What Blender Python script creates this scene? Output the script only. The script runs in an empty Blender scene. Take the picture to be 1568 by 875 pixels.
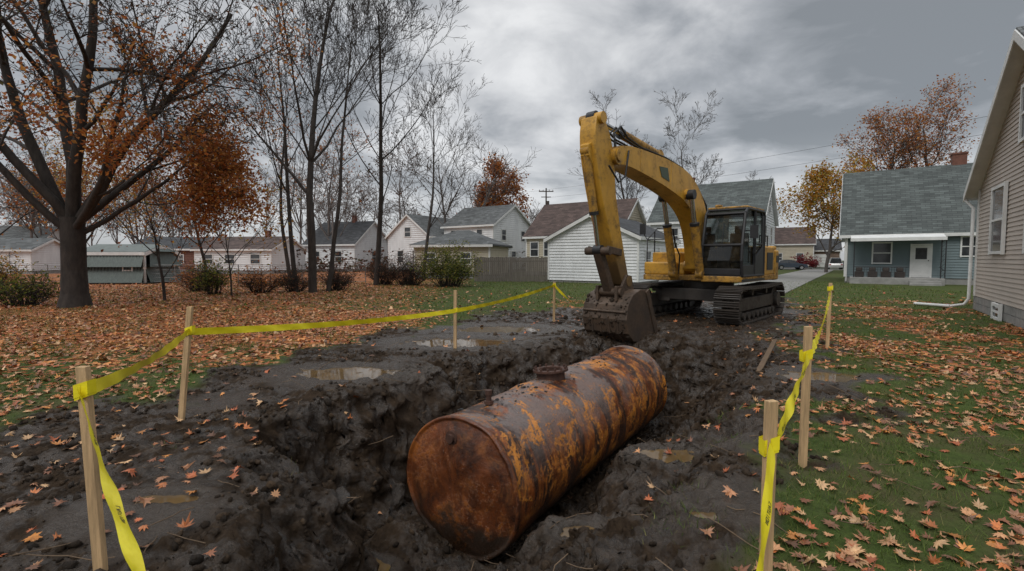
import bpy, math, random
import numpy as np
from mathutils import Vector, Matrix
rad=math.radians
random.seed(7)
S=bpy.context.scene
S.view_settings.view_transform='Standard'; S.view_settings.look='None'; S.view_settings.exposure=0
# ------------------------------------------------------------------ materials
def nodes(name):
    m=bpy.data.materials.new(name); m.use_nodes=True
    nt=m.node_tree; b=nt.nodes['Principled BSDF']; return m,nt,b
def ramp(nt,fac,stops,interp='LINEAR'):
    r=nt.nodes.new('ShaderNodeValToRGB'); r.color_ramp.interpolation=interp
    e=r.color_ramp.elements
    while len(e)<len(stops): e.new(0.5)
    for i,(p,c) in enumerate(stops):
        e[i].position=p; e[i].color=(c[0],c[1],c[2],1) if not isinstance(c,(int,float)) else (c,c,c,1)
    nt.links.new(fac,r.inputs[0]); return r.outputs[0]
def mixc(nt,f,a,b,bt='MIX'):
    m=nt.nodes.new('ShaderNodeMix'); m.data_type='RGBA'; m.blend_type=bt
    for s,v in ((m.inputs[0],f),(m.inputs[6],a),(m.inputs[7],b)):
        if isinstance(v,bpy.types.NodeSocket): nt.links.new(v,s)
        elif isinstance(v,(int,float)) and s!=m.inputs[0]: s.default_value=(v,v,v,1)
        elif isinstance(v,(int,float)): s.default_value=v
        else: s.default_value=(v[0],v[1],v[2],1)
    return m.outputs[2]
def math_(nt,op,a,b=0.0,c=None,clamp=False):
    m=nt.nodes.new('ShaderNodeMath'); m.operation=op; m.use_clamp=clamp
    for s,v in zip(m.inputs,(a,b,c)):
        if v is None: continue
        if isinstance(v,bpy.types.NodeSocket): nt.links.new(v,s)
        else: s.default_value=v
    return m.outputs[0]
def noise(nt,vec,scale,detail=4,rough=.55,dist=0.0,mp=None):
    n=nt.nodes.new('ShaderNodeTexNoise'); n.inputs['Scale'].default_value=scale; n.inputs['Detail'].default_value=detail
    n.inputs['Roughness'].default_value=rough; n.inputs['Distortion'].default_value=dist
    if mp:
        q=nt.nodes.new('ShaderNodeMapping'); q.inputs['Scale'].default_value=mp; nt.links.new(vec,q.inputs[0]); vec=q.outputs[0]
    nt.links.new(vec,n.inputs['Vector']); return n.outputs['Fac']
def bump(nt,b,h,strength=.4,dist=.02):
    n=nt.nodes.new('ShaderNodeBump'); n.inputs['Strength'].default_value=strength; n.inputs['Distance'].default_value=dist
    nt.links.new(h,n.inputs['Height']); nt.links.new(n.outputs[0],b.inputs['Normal'])
def mat(name,col,rough=.8,metal=0,var=.25,vs=3,bs=0,bst=.3,col2=None,mp=None,spec=.5):
    m,nt,b=nodes(name); tc=nt.nodes.new('ShaderNodeTexCoord').outputs['Object']
    f=noise(nt,tc,vs,6,.65,mp=mp)
    c2=col2 if col2 else tuple(min(1,x*(1+var)) for x in col); c1=tuple(x*(1-var) for x in col) if not col2 else col
    nt.links.new(ramp(nt,f,[(.3,c1),(.7,c2)]),b.inputs['Base Color'])
    b.inputs['Roughness'].default_value=rough; b.inputs['Metallic'].default_value=metal; b.inputs['Specular IOR Level'].default_value=spec
    if bs: bump(nt,b,noise(nt,tc,bs,5,.6,mp=mp),bst,.02)
    return m
def dirty(name,col,dirt=(.05,.038,.028),rough=.45,amount=.5,vs=2.5,zlow=None):
    m,nt,b=nodes(name); tc=nt.nodes.new('ShaderNodeTexCoord').outputs['Object']
    f1=noise(nt,tc,vs,8,.68); f2=noise(nt,tc,14,6,.7); f3=noise(nt,tc,5,6,.7,mp=(1,1,.25))
    c=mixc(nt,ramp(nt,f1,[(.3,0),(.75,1)]),col,tuple(x*.6 for x in col))
    c=mixc(nt,ramp(nt,f3,[(.5,0),(.75,.55)]),c,tuple(x*.35+.01 for x in col))
    msk=ramp(nt,math_(nt,'ADD',math_(nt,'MULTIPLY',f1,.6),math_(nt,'MULTIPLY',f2,.4)),[(.62-amount*.2,0),(.70-amount*.1,1)])
    if zlow:
        sx=nt.nodes.new('ShaderNodeSeparateXYZ'); nt.links.new(tc,sx.inputs[0])
        zm=ramp(nt,math_(nt,'ADD',math_(nt,'MULTIPLY',math_(nt,'SUBTRACT',zlow,sx.outputs[2]),.8),math_(nt,'MULTIPLY',f2,.6)),[(.2,0),(.75,1)])
        msk=math_(nt,'MAXIMUM',msk,zm)
    c=mixc(nt,math_(nt,'MULTIPLY',msk,.82),c,dirt)
    nt.links.new(c,b.inputs['Base Color'])
    nt.links.new(math_(nt,'ADD',rough,math_(nt,'MULTIPLY',msk,.35)),b.inputs['Roughness'])
    bump(nt,b,f2,.2,.012); return m
def attrmat(name,rough=.7,spec=.3,trans=0.0):
    m,nt,b=nodes(name); a=nt.nodes.new('ShaderNodeAttribute'); a.attribute_name='Col'
    tc=nt.nodes.new('ShaderNodeTexCoord').outputs['Object']
    f=noise(nt,tc,40,3,.6)
    c=mixc(nt,1.0,a.outputs['Color'],ramp(nt,f,[(.3,.7),(.7,1.15)]),'MULTIPLY')
    nt.links.new(c,b.inputs['Base Color']); b.inputs['Roughness'].default_value=rough; b.inputs['Specular IOR Level'].default_value=spec
    if trans:
        t=nt.nodes.new('ShaderNodeBsdfTranslucent'); nt.links.new(c,t.inputs[0]); x=nt.nodes.new('ShaderNodeMixShader'); x.inputs[0].default_value=trans
        nt.links.new(b.outputs[0],x.inputs[1]); nt.links.new(t.outputs[0],x.inputs[2]); nt.links.new(x.outputs[0],nt.nodes['Material Output'].inputs[0])
    return m
# ------------------------------------------------------------------ mesh helpers
def link(o,parent=None):
    S.collection.objects.link(o)
    if parent: o.parent=parent
    return o
def empty(name,loc=(0,0,0),rz=0):
    e=bpy.data.objects.new(name,None); e.location=loc; e.rotation_euler=(0,0,rz); e.empty_display_size=.2
    return link(e)
class MB:
    def __init__(s): s.v=[];s.f=[];s.m=[];s.s=[]
    def add(s,vs,fs,m=0,sm=False):
        o=len(s.v); s.v+= [tuple(v) for v in vs]
        for f in fs: s.f.append([i+o for i in f]); s.m.append(m); s.s.append(sm)
    def box(s,x0,x1,y0,y1,z0,z1,m=0):
        s.add([(x0,y0,z0),(x1,y0,z0),(x1,y1,z0),(x0,y1,z0),(x0,y0,z1),(x1,y0,z1),(x1,y1,z1),(x0,y1,z1)],
              [(0,3,2,1),(4,5,6,7),(0,1,5,4),(1,2,6,5),(2,3,7,6),(3,0,4,7)],m)
    def obox(s,c,ax,ay,az,m=0):
        c=Vector(c);ax=Vector(ax);ay=Vector(ay);az=Vector(az)
        vs=[c+i*ax+j*ay+k*az for k in(-1,1) for i,j in((-1,-1),(1,-1),(1,1),(-1,1))]
        s.add(vs,[(0,3,2,1),(4,5,6,7),(0,1,5,4),(1,2,6,5),(2,3,7,6),(3,0,4,7)],m)
    def prism(s,prof,lo,hi,m=0,axis='y'):
        n=len(prof)
        mk=(lambda a,b,t:(a,t,b)) if axis=='y' else ((lambda a,b,t:(a,b,t)) if axis=='z' else (lambda a,b,t:(t,a,b)))
        vs=[mk(a,b,lo) for a,b in prof]+[mk(a,b,hi) for a,b in prof]
        s.add(vs,[tuple(range(n)),tuple(range(2*n-1,n-1,-1))]+[(i,i+n,(i+1)%n+n,(i+1)%n) for i in range(n)],m)
    def slab(s,q,t,m=0):
        t=Vector(t); q=[Vector(p) for p in q]; n=len(q)
        s.add(q+[p+t for p in q],[tuple(range(n)),tuple(range(2*n-1,n-1,-1))]+[(i,i+n,(i+1)%n+n,(i+1)%n) for i in range(n)],m)
    def tube(s,pts,r,n=10,m=0,sm=True,caps=True):
        pts=[Vector(p) for p in pts]
        if isinstance(r,(int,float)): r=[r]*len(pts)
        vs=[];a=None
        for i,p in enumerate(pts):
            d=(pts[min(i+1,len(pts)-1)]-pts[max(i-1,0)]).normalized()
            if a is None: a=d.orthogonal().normalized()
            else:
                a=(a-d*a.dot(d)).normalized()
            b=d.cross(a)
            vs+=[p+(a*math.cos(2*math.pi*k/n)+b*math.sin(2*math.pi*k/n))*r[i] for k in range(n)]
        fs=[(i*n+k,i*n+(k+1)%n,(i+1)*n+(k+1)%n,(i+1)*n+k) for i in range(len(pts)-1) for k in range(n)]
        s.add(vs,fs,m,sm)
        if caps:
            s.add(vs[:n],[tuple(range(n-1,-1,-1))],m); s.add(vs[-n:],[tuple(range(n))],m)
    def obj(s,name,mats,parent=None,bev=0,loc=None,rz=0):
        me=bpy.data.meshes.new(name); me.from_pydata(s.v,[],s.f)
        for m in (mats if isinstance(mats,(list,tuple)) else [mats]): me.materials.append(m)
        me.polygons.foreach_set('material_index',s.m); me.polygons.foreach_set('use_smooth',s.s); me.update()
        o=bpy.data.objects.new(name,me); link(o,parent)
        if loc: o.location=loc
        o.rotation_euler[2]=rz
        if bev:
            b=o.modifiers.new('b','BEVEL'); b.width=bev; b.segments=2; b.limit_method='ANGLE'; b.angle_limit=rad(40)
        return o
def np_mesh(name,V,F,mats,col=None,smooth=False,parent=None,attrs=None):
    if not isinstance(F,list): F=[F]
    me=bpy.data.meshes.new(name); V=np.ascontiguousarray(V,dtype=np.float32)
    me.vertices.add(len(V)); me.vertices.foreach_set('co',V.ravel())
    loops=np.concatenate([f.ravel() for f in F]).astype(np.int32)
    tot=np.concatenate([np.full(len(f),f.shape[1]) for f in F]); st=np.concatenate([[0],np.cumsum(tot)[:-1]]).astype(np.int32)
    me.loops.add(len(loops)); me.loops.foreach_set('vertex_index',loops)
    me.polygons.add(len(tot)); me.polygons.foreach_set('loop_start',st)
    me.polygons.foreach_set('use_smooth',np.full(len(tot),smooth))
    for m in (mats if isinstance(mats,(list,tuple)) else [mats]): me.materials.append(m)
    me.update(calc_edges=True)
    if col is not None:
        a=me.color_attributes.new('Col','FLOAT_COLOR','POINT'); c=np.ones((len(V),4),np.float32); c[:,:3]=col; a.data.foreach_set('color',c.ravel())
    if attrs is not None:
        a=me.color_attributes.new('mask','FLOAT_COLOR','POINT'); a.data.foreach_set('color',np.ascontiguousarray(attrs,dtype=np.float32).ravel())
    o=bpy.data.objects.new(name,me); return link(o,parent)
# ------------------------------------------------------------------ noise
def _h(ix,iy,seed):
    h=(ix.astype(np.int64)*374761393+iy.astype(np.int64)*668265263+seed*1442695041)&0xffffffff
    h=((h^(h>>13))*1274126177)&0xffffffff; h=h^(h>>16); return (h&0xffff)/65535.0*2*np.pi
def perlin(x,y,seed=0):
    ix=np.floor(x);iy=np.floor(y);fx=x-ix;fy=y-iy
    u=fx*fx*fx*(fx*(fx*6-15)+10);v=fy*fy*fy*(fy*(fy*6-15)+10)
    def g(dx,dy):
        a=_h(ix+dx,iy+dy,seed); return np.cos(a)*(fx-dx)+np.sin(a)*(fy-dy)
    return (g(0,0)*(1-u)+g(1,0)*u)*(1-v)+(g(0,1)*(1-u)+g(1,1)*u)*v
def fbm(x,y,seed=0,o=4,p=.5):
    s=0;a=1;f=1
    for i in range(o): s=s+a*perlin(x*f,y*f,seed+i*17); a*=p; f*=2.03
    return s
def sstep(t): t=np.clip(t,0,1); return t*t*(3-2*t)
def poly_sd(x,y,P,W=None):
    P=np.array(P,float); n=len(P); best=np.full(x.shape,1e9); ins=np.zeros(x.shape,bool)
    for i in range(n):
        ax,ay=P[i];bx,by=P[(i+1)%n];dx,dy=bx-ax,by-ay
        t=np.clip(((x-ax)*dx+(y-ay)*dy)/(dx*dx+dy*dy),0,1)
        d=np.hypot(x-ax-t*dx,y-ay-t*dy)
        if W is not None: d=d/W[i]
        best=np.minimum(best,d)
        c=((ay>y)!=(by>y))&(x<(bx-ax)*(y-ay)/((by-ay) if by!=ay else 1e-9)+ax); ins^=c
    return np.where(ins,best,-best)
PIT=[(-1.1,1.7),(-1.75,2.9),(-1.95,3.6),(-2.75,4.5),(-2.1,5.7),(-1.5,7.4),(-.4,8.8),(1.3,10.1),(3.6,9.8),(4.5,8.4),(3.3,5.9),(2.1,4.2),(1.3,3.0),(.6,1.7)]
PW=[1.3,1.1,.75,.65,1.05,1.35,1.35,1.5,1.8,1.9,2.0,2.1,2.2,2.5]
MUD=[(-9,3.2),(-5.2,4.6),(-4.2,5.3),(-3.9,7.5),(-2.9,9.6),(-.5,14.6),(2.5,16),(5.5,18.8),(11.2,20),(8.9,14.3),(5.6,9.5),(4.6,6.4),(2.9,4.6),(2.06,3.6),(1.75,2.85),(1.2,2.2),(1.2,-1),(-9,-1)]
FLATS=[(-2.4,6.6,1.0),(-1.05,9.2,1.1),(-.2,11,1.1),(-2.35,3.05,.6),(4.1,6.4,.7),(1.5,3.2,.45),(1.9,4.4,.45),(6.6,11.2,.8),(3.2,12,.9),(-3.3,5.4,.5),(8,15,1.3)]
PUD=[(.62,3.55,.22,.12),(1.62,4.72,.30,.17),(-1.25,4.2,.15,.10),(4.15,6.4,.5,.3),(-1.0,9.25,.95,.5),(-2.3,6.7,.7,.38),(-.3,10.9,1.0,.5),(-2.3,3.1,.2,.08),(1.2,3.0,.10,.06)]
def mudmask(x,y):
    w=fbm(x*.9,y*.9,5,5)*1.3
    return sstep((poly_sd(x,y,MUD)+w)/.6+.5)
def flat(x,y):
    w=np.zeros(x.shape)
    n=fbm(x*2.2,y*2.2,31,3)*.6
    for a,b,r in FLATS: w=np.maximum(w,sstep(1.5*(1.1-np.hypot(x-a,y-b)/r+n)))
    return w
def pits(x,y):
    wx=x+fbm(x*1.1,y*1.1,3,5)*.40; wy=y+fbm(x*1.1+50,y*1.1,4,5)*.40
    return poly_sd(wx,wy,PIT,PW)
def tracks(x,y):
    z=0*x
    for (px,py,dx,dy,L) in ((-4.6,4.9,.64,.768,9.0),(-5.9,6.4,.64,.768,7.0),(6.3,16.0,.68,.733,7),(8.1,14.4,.68,.733,7),(2.2,11.5,.68,.733,3)):
        al=(x-px)*dx+(y-py)*dy; pe=(x-px)*-dy+(y-py)*dx
        w=sstep((.34-np.abs(pe))/.06)*sstep(al/.4)*sstep((L-al)/.4)
        lip=np.exp(-((np.abs(pe)-.36)/.05)**2)*sstep(al/.4)*sstep((L-al)/.4)
        z=z+w*(-.035+.024*(np.abs(((al/.17)%1)-.5)*2>.62))+lip*.03
    return z
def H0(x,y,mm):
    s=pits(x,y)
    near=np.exp(-((x-1)**2/70+(y-7)**2/100))
    z=-1.38*sstep(s)
    berm=np.exp(-((s+.25)/.28)**2)*(.01+.09*np.clip(fbm(x*.8,y*.8,9,3)+.05,0,1))
    z=z+berm*near
    fl=flat(x,y)
    amp=mm*near*(1-.85*fl)
    cl=fbm(x*1.9,y*1.9,11,7,.60)
    rid=np.abs(fbm(x*7,y*7,21,5,.62))
    z=z+amp*(.075*cl+.075*rid+.04*np.abs(perlin(x*15,y*15,44))+.022*np.abs(perlin(x*33,y*33,45))-.035)
    z=z+mm*sstep((-s)/.3)*tracks(x,y)*(.4+.6*np.clip(fbm(x*1.4,y*1.4,33,3)+.6,0,1))
    z=z+.32*np.exp(-((x+1.05)**2+(y-4.75)**2)/.16)*sstep(s*1.5)+.25*np.exp(-((x-1.55)**2+(y-6.0)**2)/.2)+.15*np.exp(-((x+.1)**2/.3+(y-4.05)**2/.05))
    z=z+(1-mm)*.02*fbm(x*1.5,y*1.5,12,3)
    return z
PL=[]
for (a,b_,rx,ry) in PUD:
    t=np.linspace(0,6.28,40); xs=np.concatenate([a+np.cos(t)*rx*.8,a+np.cos(t)*rx*.3]); ys=np.concatenate([b_+np.sin(t)*ry*.8,b_+np.sin(t)*ry*.3])
    PL.append(float(np.mean(H0(xs,ys,mudmask(xs,ys)))))
def H(x,y,mm=None):
    x=np.asarray(x,float);y=np.asarray(y,float)
    if mm is None: mm=mudmask(x,y)
    z=H0(x,y,mm)
    for (a,b_,rx,ry),l in zip(PUD,PL):
        q=np.hypot((x-a)/rx,(y-b_)/ry); qn=q+.5*fbm(x*5,y*5,55,4); w=sstep((2.9-q)/1.2)
        z=z*(1-w)+(l-.035+.06*sstep((qn-.6)/.7)+.02*np.abs(perlin(x*20,y*20,46))*(qn>1))*w
    return z
def Hs(x,y): return float(H(np.array([x]),np.array([y]))[0])
def disp(X,Y,Z):
    s=pits(X,Y); bank=sstep((s+.05)/.2)*sstep((1.05-s)/.2)
    return X+bank*(.12*fbm(Y*3.1+X,Z*4.0,81,5,.6)),Y+bank*(.12*fbm(X*3.1-Y,Z*4.0,82,5,.6)),Z+bank*.06*fbm(X*7+Z*6,Y*7,83,4,.6)
# ------------------------------------------------------------------ ground sheet
def axis(lo,hi,fine,far,g=1.12):
    c=list(np.arange(lo,hi,fine)); s=fine;a=[];v=c[-1]
    while v<far: s*=g; v+=s; a.append(v)
    s=fine;b=[];v=c[0]
    while v>-far: s*=g; v-=s; b.append(v)
    return np.array(b[::-1]+c+a)
gx=axis(-4.2,5.0,.020,500,1.05); gy=axis(1.9,10.8,.022,500,1.05); gy=gy[gy>-60]
X,Y=np.meshgrid(gx,gy); mm=mudmask(X,Y); Z=H(X,Y,mm)
fl=flat(X,Y)
for (a,b_,rx,ry) in PUD:
    q=np.hypot((X-a)/rx,(Y-b_)/ry)+.5*fbm(X*5,Y*5,55,3); fl=np.maximum(fl,sstep((2.4-q)/1.0))
nx,ny=len(gx),len(gy)
idx=np.arange(nx*ny).reshape(ny,nx)
F=np.stack([idx[:-1,:-1],idx[:-1,1:],idx[1:,1:],idx[1:,:-1]],-1).reshape(-1,4)
def leafd(x,y,mm=None):
    if mm is None: mm=mudmask(x,y)
    pn=fbm(x*.7,y*.7,71,3)
    L=np.where(x<-1.5,1.0,0.0)*sstep((-x-1.0)/3)
    L=L*np.where(y>15,np.clip(1.1-(x+12)*.09,0.15,1),1)
    green=np.exp(-((x+3.9)**2/1.6+(y-6.3)**2/.9)); L=L*(1-.75*green)
    R=np.where(x>1.2,1,0)*np.clip(.36+1.4*pn+.5*sstep((x-4.0)/2)*sstep((11-y)/4)+.45*sstep((4.2-y)/2),.09,1)*sstep((22-y)/8)
    D=np.maximum(L,R)
    D=np.maximum(D,.10*sstep((26-y)/8))
    M_=.03+.13*sstep((-x-1.4)/.8)*sstep((6.0-y)/2)+.03*(x>1)
    D=D*(1-mm)+M_*mm
    D=np.where(poly_sd(x,y,PIT)>.35,.02,D)
    return D
ld=leafd(X,Y,mm)*np.clip((Y-5.5)/4,0.0,1)
A=np.zeros((nx*ny,4),np.float32); A[:,0]=mm.ravel();A[:,1]=fl.ravel();A[:,2]=ld.ravel();A[:,3]=1
Xd,Yd,Zd=disp(X,Y,Z)
m,nt,b=nodes('ground_soil_grass'); tc=nt.nodes.new('ShaderNodeTexCoord').outputs['Object']
at=nt.nodes.new('ShaderNodeAttribute'); at.attribute_name='mask'; sp=nt.nodes.new('ShaderNodeSeparateColor'); nt.links.new(at.outputs['Color'],sp.inputs[0])
mud_,wet_,leaf_=sp.outputs
n1=noise(nt,tc,1.3,8,.65); n2=noise(nt,tc,9,9,.74); n3=noise(nt,tc,42,6,.74); n5=noise(nt,tc,3.4,8,.65)
mc=mixc(nt,ramp(nt,n1,[(.3,0),(.7,1)]),(.013,.0082,.0048),(.034,.0215,.0125)); mc=mixc(nt,ramp(nt,n2,[(.45,0),(.72,1)]),mc,(.060,.040,.025)); mc=mixc(nt,ramp(nt,n3,[(.52,0),(.78,.6)]),mc,(.085,.058,.037))
mc=mixc(nt,math_(nt,'MULTIPLY',wet_,.5),mc,(.046,.033,.022))
gc=mixc(nt,ramp(nt,n2,[(.3,0),(.7,1)]),(.030,.050,.011),(.085,.115,.030)); gc=mixc(nt,ramp(nt,n1,[(.45,0),(.7,1)]),gc,(.085,.072,.035)); gc=mixc(nt,ramp(nt,n3,[(.5,0),(.7,.6)]),gc,(.035,.028,.015))
vo=nt.nodes.new('ShaderNodeTexVoronoi'); vo.inputs['Scale'].default_value=9.5; vo.inputs['Randomness'].default_value=1; nt.links.new(tc,vo.inputs['Vector'])
vs=nt.nodes.new('ShaderNodeSeparateColor'); nt.links.new(vo.outputs['Color'],vs.inputs[0])
lc=ramp(nt,vs.outputs[0],[(0,(.07,.030,.016)),(.3,(.22,.075,.03)),(.55,(.38,.135,.045)),(.8,(.42,.20,.095)),(1,(.16,.065,.032))])
lm=math_(nt,'GREATER_THAN',leaf_,math_(nt,'ADD',math_(nt,'MULTIPLY',vs.outputs[1],.8),.12))
gc=mixc(nt,lm,gc,lc)
fc=mixc(nt,mud_,gc,mc); nt.links.new(fc,b.inputs['Base Color'])
wetn=math_(nt,'MAXIMUM',ramp(nt,n5,[(.44,1),(.56,0)]),wet_)
mr=math_(nt,'SUBTRACT',.86,math_(nt,'MULTIPLY',wetn,.60)); mr=math_(nt,'MULTIPLY',mr,ramp(nt,n3,[(.35,.8),(.65,1.15)]))
rr=math_(nt,'ADD',math_(nt,'MULTIPLY',mr,mud_),math_(nt,'MULTIPLY',math_(nt,'SUBTRACT',1.0,mud_),.9),clamp=True)
nt.links.new(rr,b.inputs['Roughness'])
nt.links.new(math_(nt,'ADD',.12,math_(nt,'MULTIPLY',math_(nt,'MULTIPLY',wetn,mud_),.45)),b.inputs['Specular IOR Level'])
bh=math_(nt,'ADD',math_(nt,'MULTIPLY',n2,.55),math_(nt,'MULTIPLY',n3,.45)); bump(nt,b,bh,.75,.05)
np_mesh('ground',np.stack([Xd.ravel(),Yd.ravel(),Zd.ravel()],1),F,m,smooth=True,attrs=A)
# puddles
water,nt,b=nodes('puddle_water'); b.inputs['Roughness'].default_value=.03; b.inputs['IOR'].default_value=1.4
tc=nt.nodes.new('ShaderNodeTexCoord').outputs['Object']; nt.links.new(ramp(nt,noise(nt,tc,6),[(.3,(.15,.095,.040)),(.7,(.085,.055,.028))]),b.inputs['Base Color']); bump(nt,b,noise(nt,tc,9,2),.03,.01)
for (a,b_,rx,ry),l in zip(PUD,PL):
    mb=MB(); n=40; vs_=[(a,b_,l)]
    for k in range(n):
        t=2*math.pi*k/n; vs_.append((a+rx*1.4*math.cos(t),b_+ry*1.4*math.sin(t),l))
    mb.add(vs_,[(0,1+k,1+(k+1)%n) for k in range(n)]); mb.obj('puddle',water)
# ------------------------------------------------------------------ scatter
rng=np.random.default_rng(11)
def rots(n,tilt):
    a=rng.uniform(0,2*np.pi,n); t=rng.normal(0,tilt,n); p=rng.uniform(0,2*np.pi,n)
    ca,sa=np.cos(a),np.sin(a); Rz=np.zeros((n,3,3)); Rz[:,0,0]=ca;Rz[:,0,1]=-sa;Rz[:,1,0]=sa;Rz[:,1,1]=ca;Rz[:,2,2]=1
    ux,uy=np.cos(p),np.sin(p); c,s=np.cos(t),np.sin(t)
    R=np.zeros((n,3,3)); R[:,0,0]=c+ux*ux*(1-c);R[:,0,1]=ux*uy*(1-c);R[:,0,2]=uy*s
    R[:,1,0]=ux*uy*(1-c);R[:,1,1]=c+uy*uy*(1-c);R[:,1,2]=-ux*s;R[:,2,0]=-uy*s;R[:,2,1]=ux*s;R[:,2,2]=c
    return R@Rz
def maple():
    pts=[(0,0,0)]
    spec=[(-90,.30),(-62,.55),(-50,.35),(-20,.85),(-8,.55),(12,.95),(30,.48),(50,.9),(68,.5),(90,1.1),(112,.5),(130,.9),(150,.48),(168,.95),(188,.55),(200,.85),(230,.35),(242,.55)]
    for a,r in spec: pts.append((r*math.cos(rad(a))*.5,r*math.sin(rad(a))*.5,0))
    n=len(spec); return np.array(pts),np.array([(0,1+k,1+(k+1)%n) for k in range(n)])
def rag():
    spec=[(-90,.4),(-30,.8),(20,.9),(55,.5),(90,1.05),(125,.5),(160,.9),(210,.8)]
    n=len(spec); return np.array([(0,0,0)]+[(r*math.cos(rad(a))*.5,r*math.sin(rad(a))*.5,0) for a,r in spec]),np.array([(0,1+k,1+(k+1)%n) for k in range(n)])
def diamond(): return np.array([(-.5,0,0),(0,-.32,.03),(.5,0,0),(0,.32,.03)]),np.array([(0,1,2,3)])
PAL=np.array([(.52,.165,.045),(.56,.28,.13),(.42,.11,.035),(.16,.070,.034),(.60,.36,.18),(.56,.22,.05),(.28,.105,.048),(.42,.19,.09)])
def scatter(base,P,size,tilt,pal,curl=.35,w=None):
    B,Fb=base; n=len(P); s=rng.uniform(size[0],size[1],n)
    L=np.repeat(B[None],n,0).copy()
    cx=rng.normal(0,curl,n)[:,None]; cy=rng.normal(0,curl,n)[:,None]
    L[:,:,2]+=cx*L[:,:,0]**2*1.6+cy*L[:,:,1]**2*1.6
    L*=s[:,None,None]; V=np.einsum('nij,nkj->nki',rots(n,tilt),L)+P[:,None,:]
    F=(Fb[None]+(np.arange(n)*len(B))[:,None,None]).reshape(-1,Fb.shape[1])
    c=pal[rng.choice(len(pal),n,p=w)]*rng.uniform(.6,1.15,(n,1)); C=np.repeat(c[:,None,:],len(B),1)
    return V.reshape(-1,3),F,C.reshape(-1,3)
leafmat=attrmat('leaf_litter',.42,.5)
def litter(x0,x1,y0,y1,dens,base,size):
    n=int((x1-x0)*(y1-y0)*dens); x=rng.uniform(x0,x1,n);y=rng.uniform(y0,y1,n)
    k=rng.uniform(0,1,n)<leafd(x,y); x,y=x[k],y[k]
    k=np.abs(x)<y*1.12+.8; x,y=x[k],y[k]
    z=H(x,y); x,y,z=disp(x,y,z); z=z+rng.uniform(.008,.03,len(x))
    return scatter(base,np.stack([x,y,z],1),size,.30,PAL,curl=.55)
parts=[litter(-7,8,.9,6.5,150,maple(),(.06,.125)),litter(-14,14,6.5,15,76,rag(),(.08,.14)),litter(-34,22,15,32,22,rag(),(.12,.2))]
def merge(parts):
    V=[];F=[];C=[];o=0
    for v,f,c in parts: V.append(v);F.append(f+o);C.append(c);o+=len(v)
    return np.concatenate(V),np.concatenate(F),np.concatenate(C)
V,F,C=merge(parts); np_mesh('fallen_leaves',V,F,leafmat,C)
ph=(1+5**.5)/2
ico=np.array([(-1,ph,0),(1,ph,0),(-1,-ph,0),(1,-ph,0),(0,-1,ph),(0,1,ph),(0,-1,-ph),(0,1,-ph),(ph,0,-1),(ph,0,1),(-ph,0,-1),(-ph,0,1)])/1.9
icf=np.array([(0,11,5),(0,5,1),(0,1,7),(0,7,10),(0,10,11),(1,5,9),(5,11,4),(11,10,2),(10,7,6),(7,1,8),(3,9,4),(3,4,2),(3,2,6),(3,6,8),(3,8,9),(4,9,5),(2,4,11),(6,2,10),(8,6,7),(9,8,1)])
def clods(n,x0,x1,y0,y1,smax,pw=5):
    x=rng.uniform(x0,x1,n);y=rng.uniform(y0,y1,n)
    k=(mudmask(x,y)>.5)&(flat(x,y)<.5)&(rng.uniform(0,1,n)<.3+1.2*fbm(x*1.3,y*1.3,77,3))
    for (a,b_,rx,ry) in PUD: k&=np.hypot((x-a)/rx,(y-b_)/ry)>1.6
    x,y=x[k],y[k];n=len(x)
    s=.004+smax*rng.uniform(0,1,n)**pw
    L=np.repeat(ico[None],n,0)*rng.uniform(.6,1.3,(n,12,1))*rng.uniform(.7,1.3,(n,1,3))*s[:,None,None]
    px,py,pz=disp(x,y,H(x,y))
    V=np.einsum('nij,nkj->nki',rots(n,.8),L)+np.stack([px,py,pz],1)[:,None,:]
    F=(icf[None]+(np.arange(n)*12)[:,None,None]).reshape(-1,3)
    c=np.array([(.034,.022,.013)])*rng.uniform(.4,1.9,(n,1)); return V.reshape(-1,3),F,np.repeat(c[:,None,:],12,1).reshape(-1,3)
clm,nt,b=nodes('clod_soil'); a=nt.nodes.new('ShaderNodeAttribute'); a.attribute_name='Col'; tc=nt.nodes.new('ShaderNodeTexCoord').outputs['Object']
q=noise(nt,tc,45,6,.72); nt.links.new(mixc(nt,1.0,a.outputs['Color'],ramp(nt,q,[(.3,.5),(.7,1.6)]),'MULTIPLY'),b.inputs['Base Color']); bump(nt,b,q,.8,.03)
nt.links.new(ramp(nt,noise(nt,tc,6,4),[(.42,.35),(.58,.85)]),b.inputs['Roughness']); b.inputs['Specular IOR Level'].default_value=.22
V,F,C=merge([clods(65000,-5,4.5,1,8.5,.036),clods(14000,-4,9,8.5,15,.055)]); np_mesh('mud_clods',V,F,clm,C,smooth=True)
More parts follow.
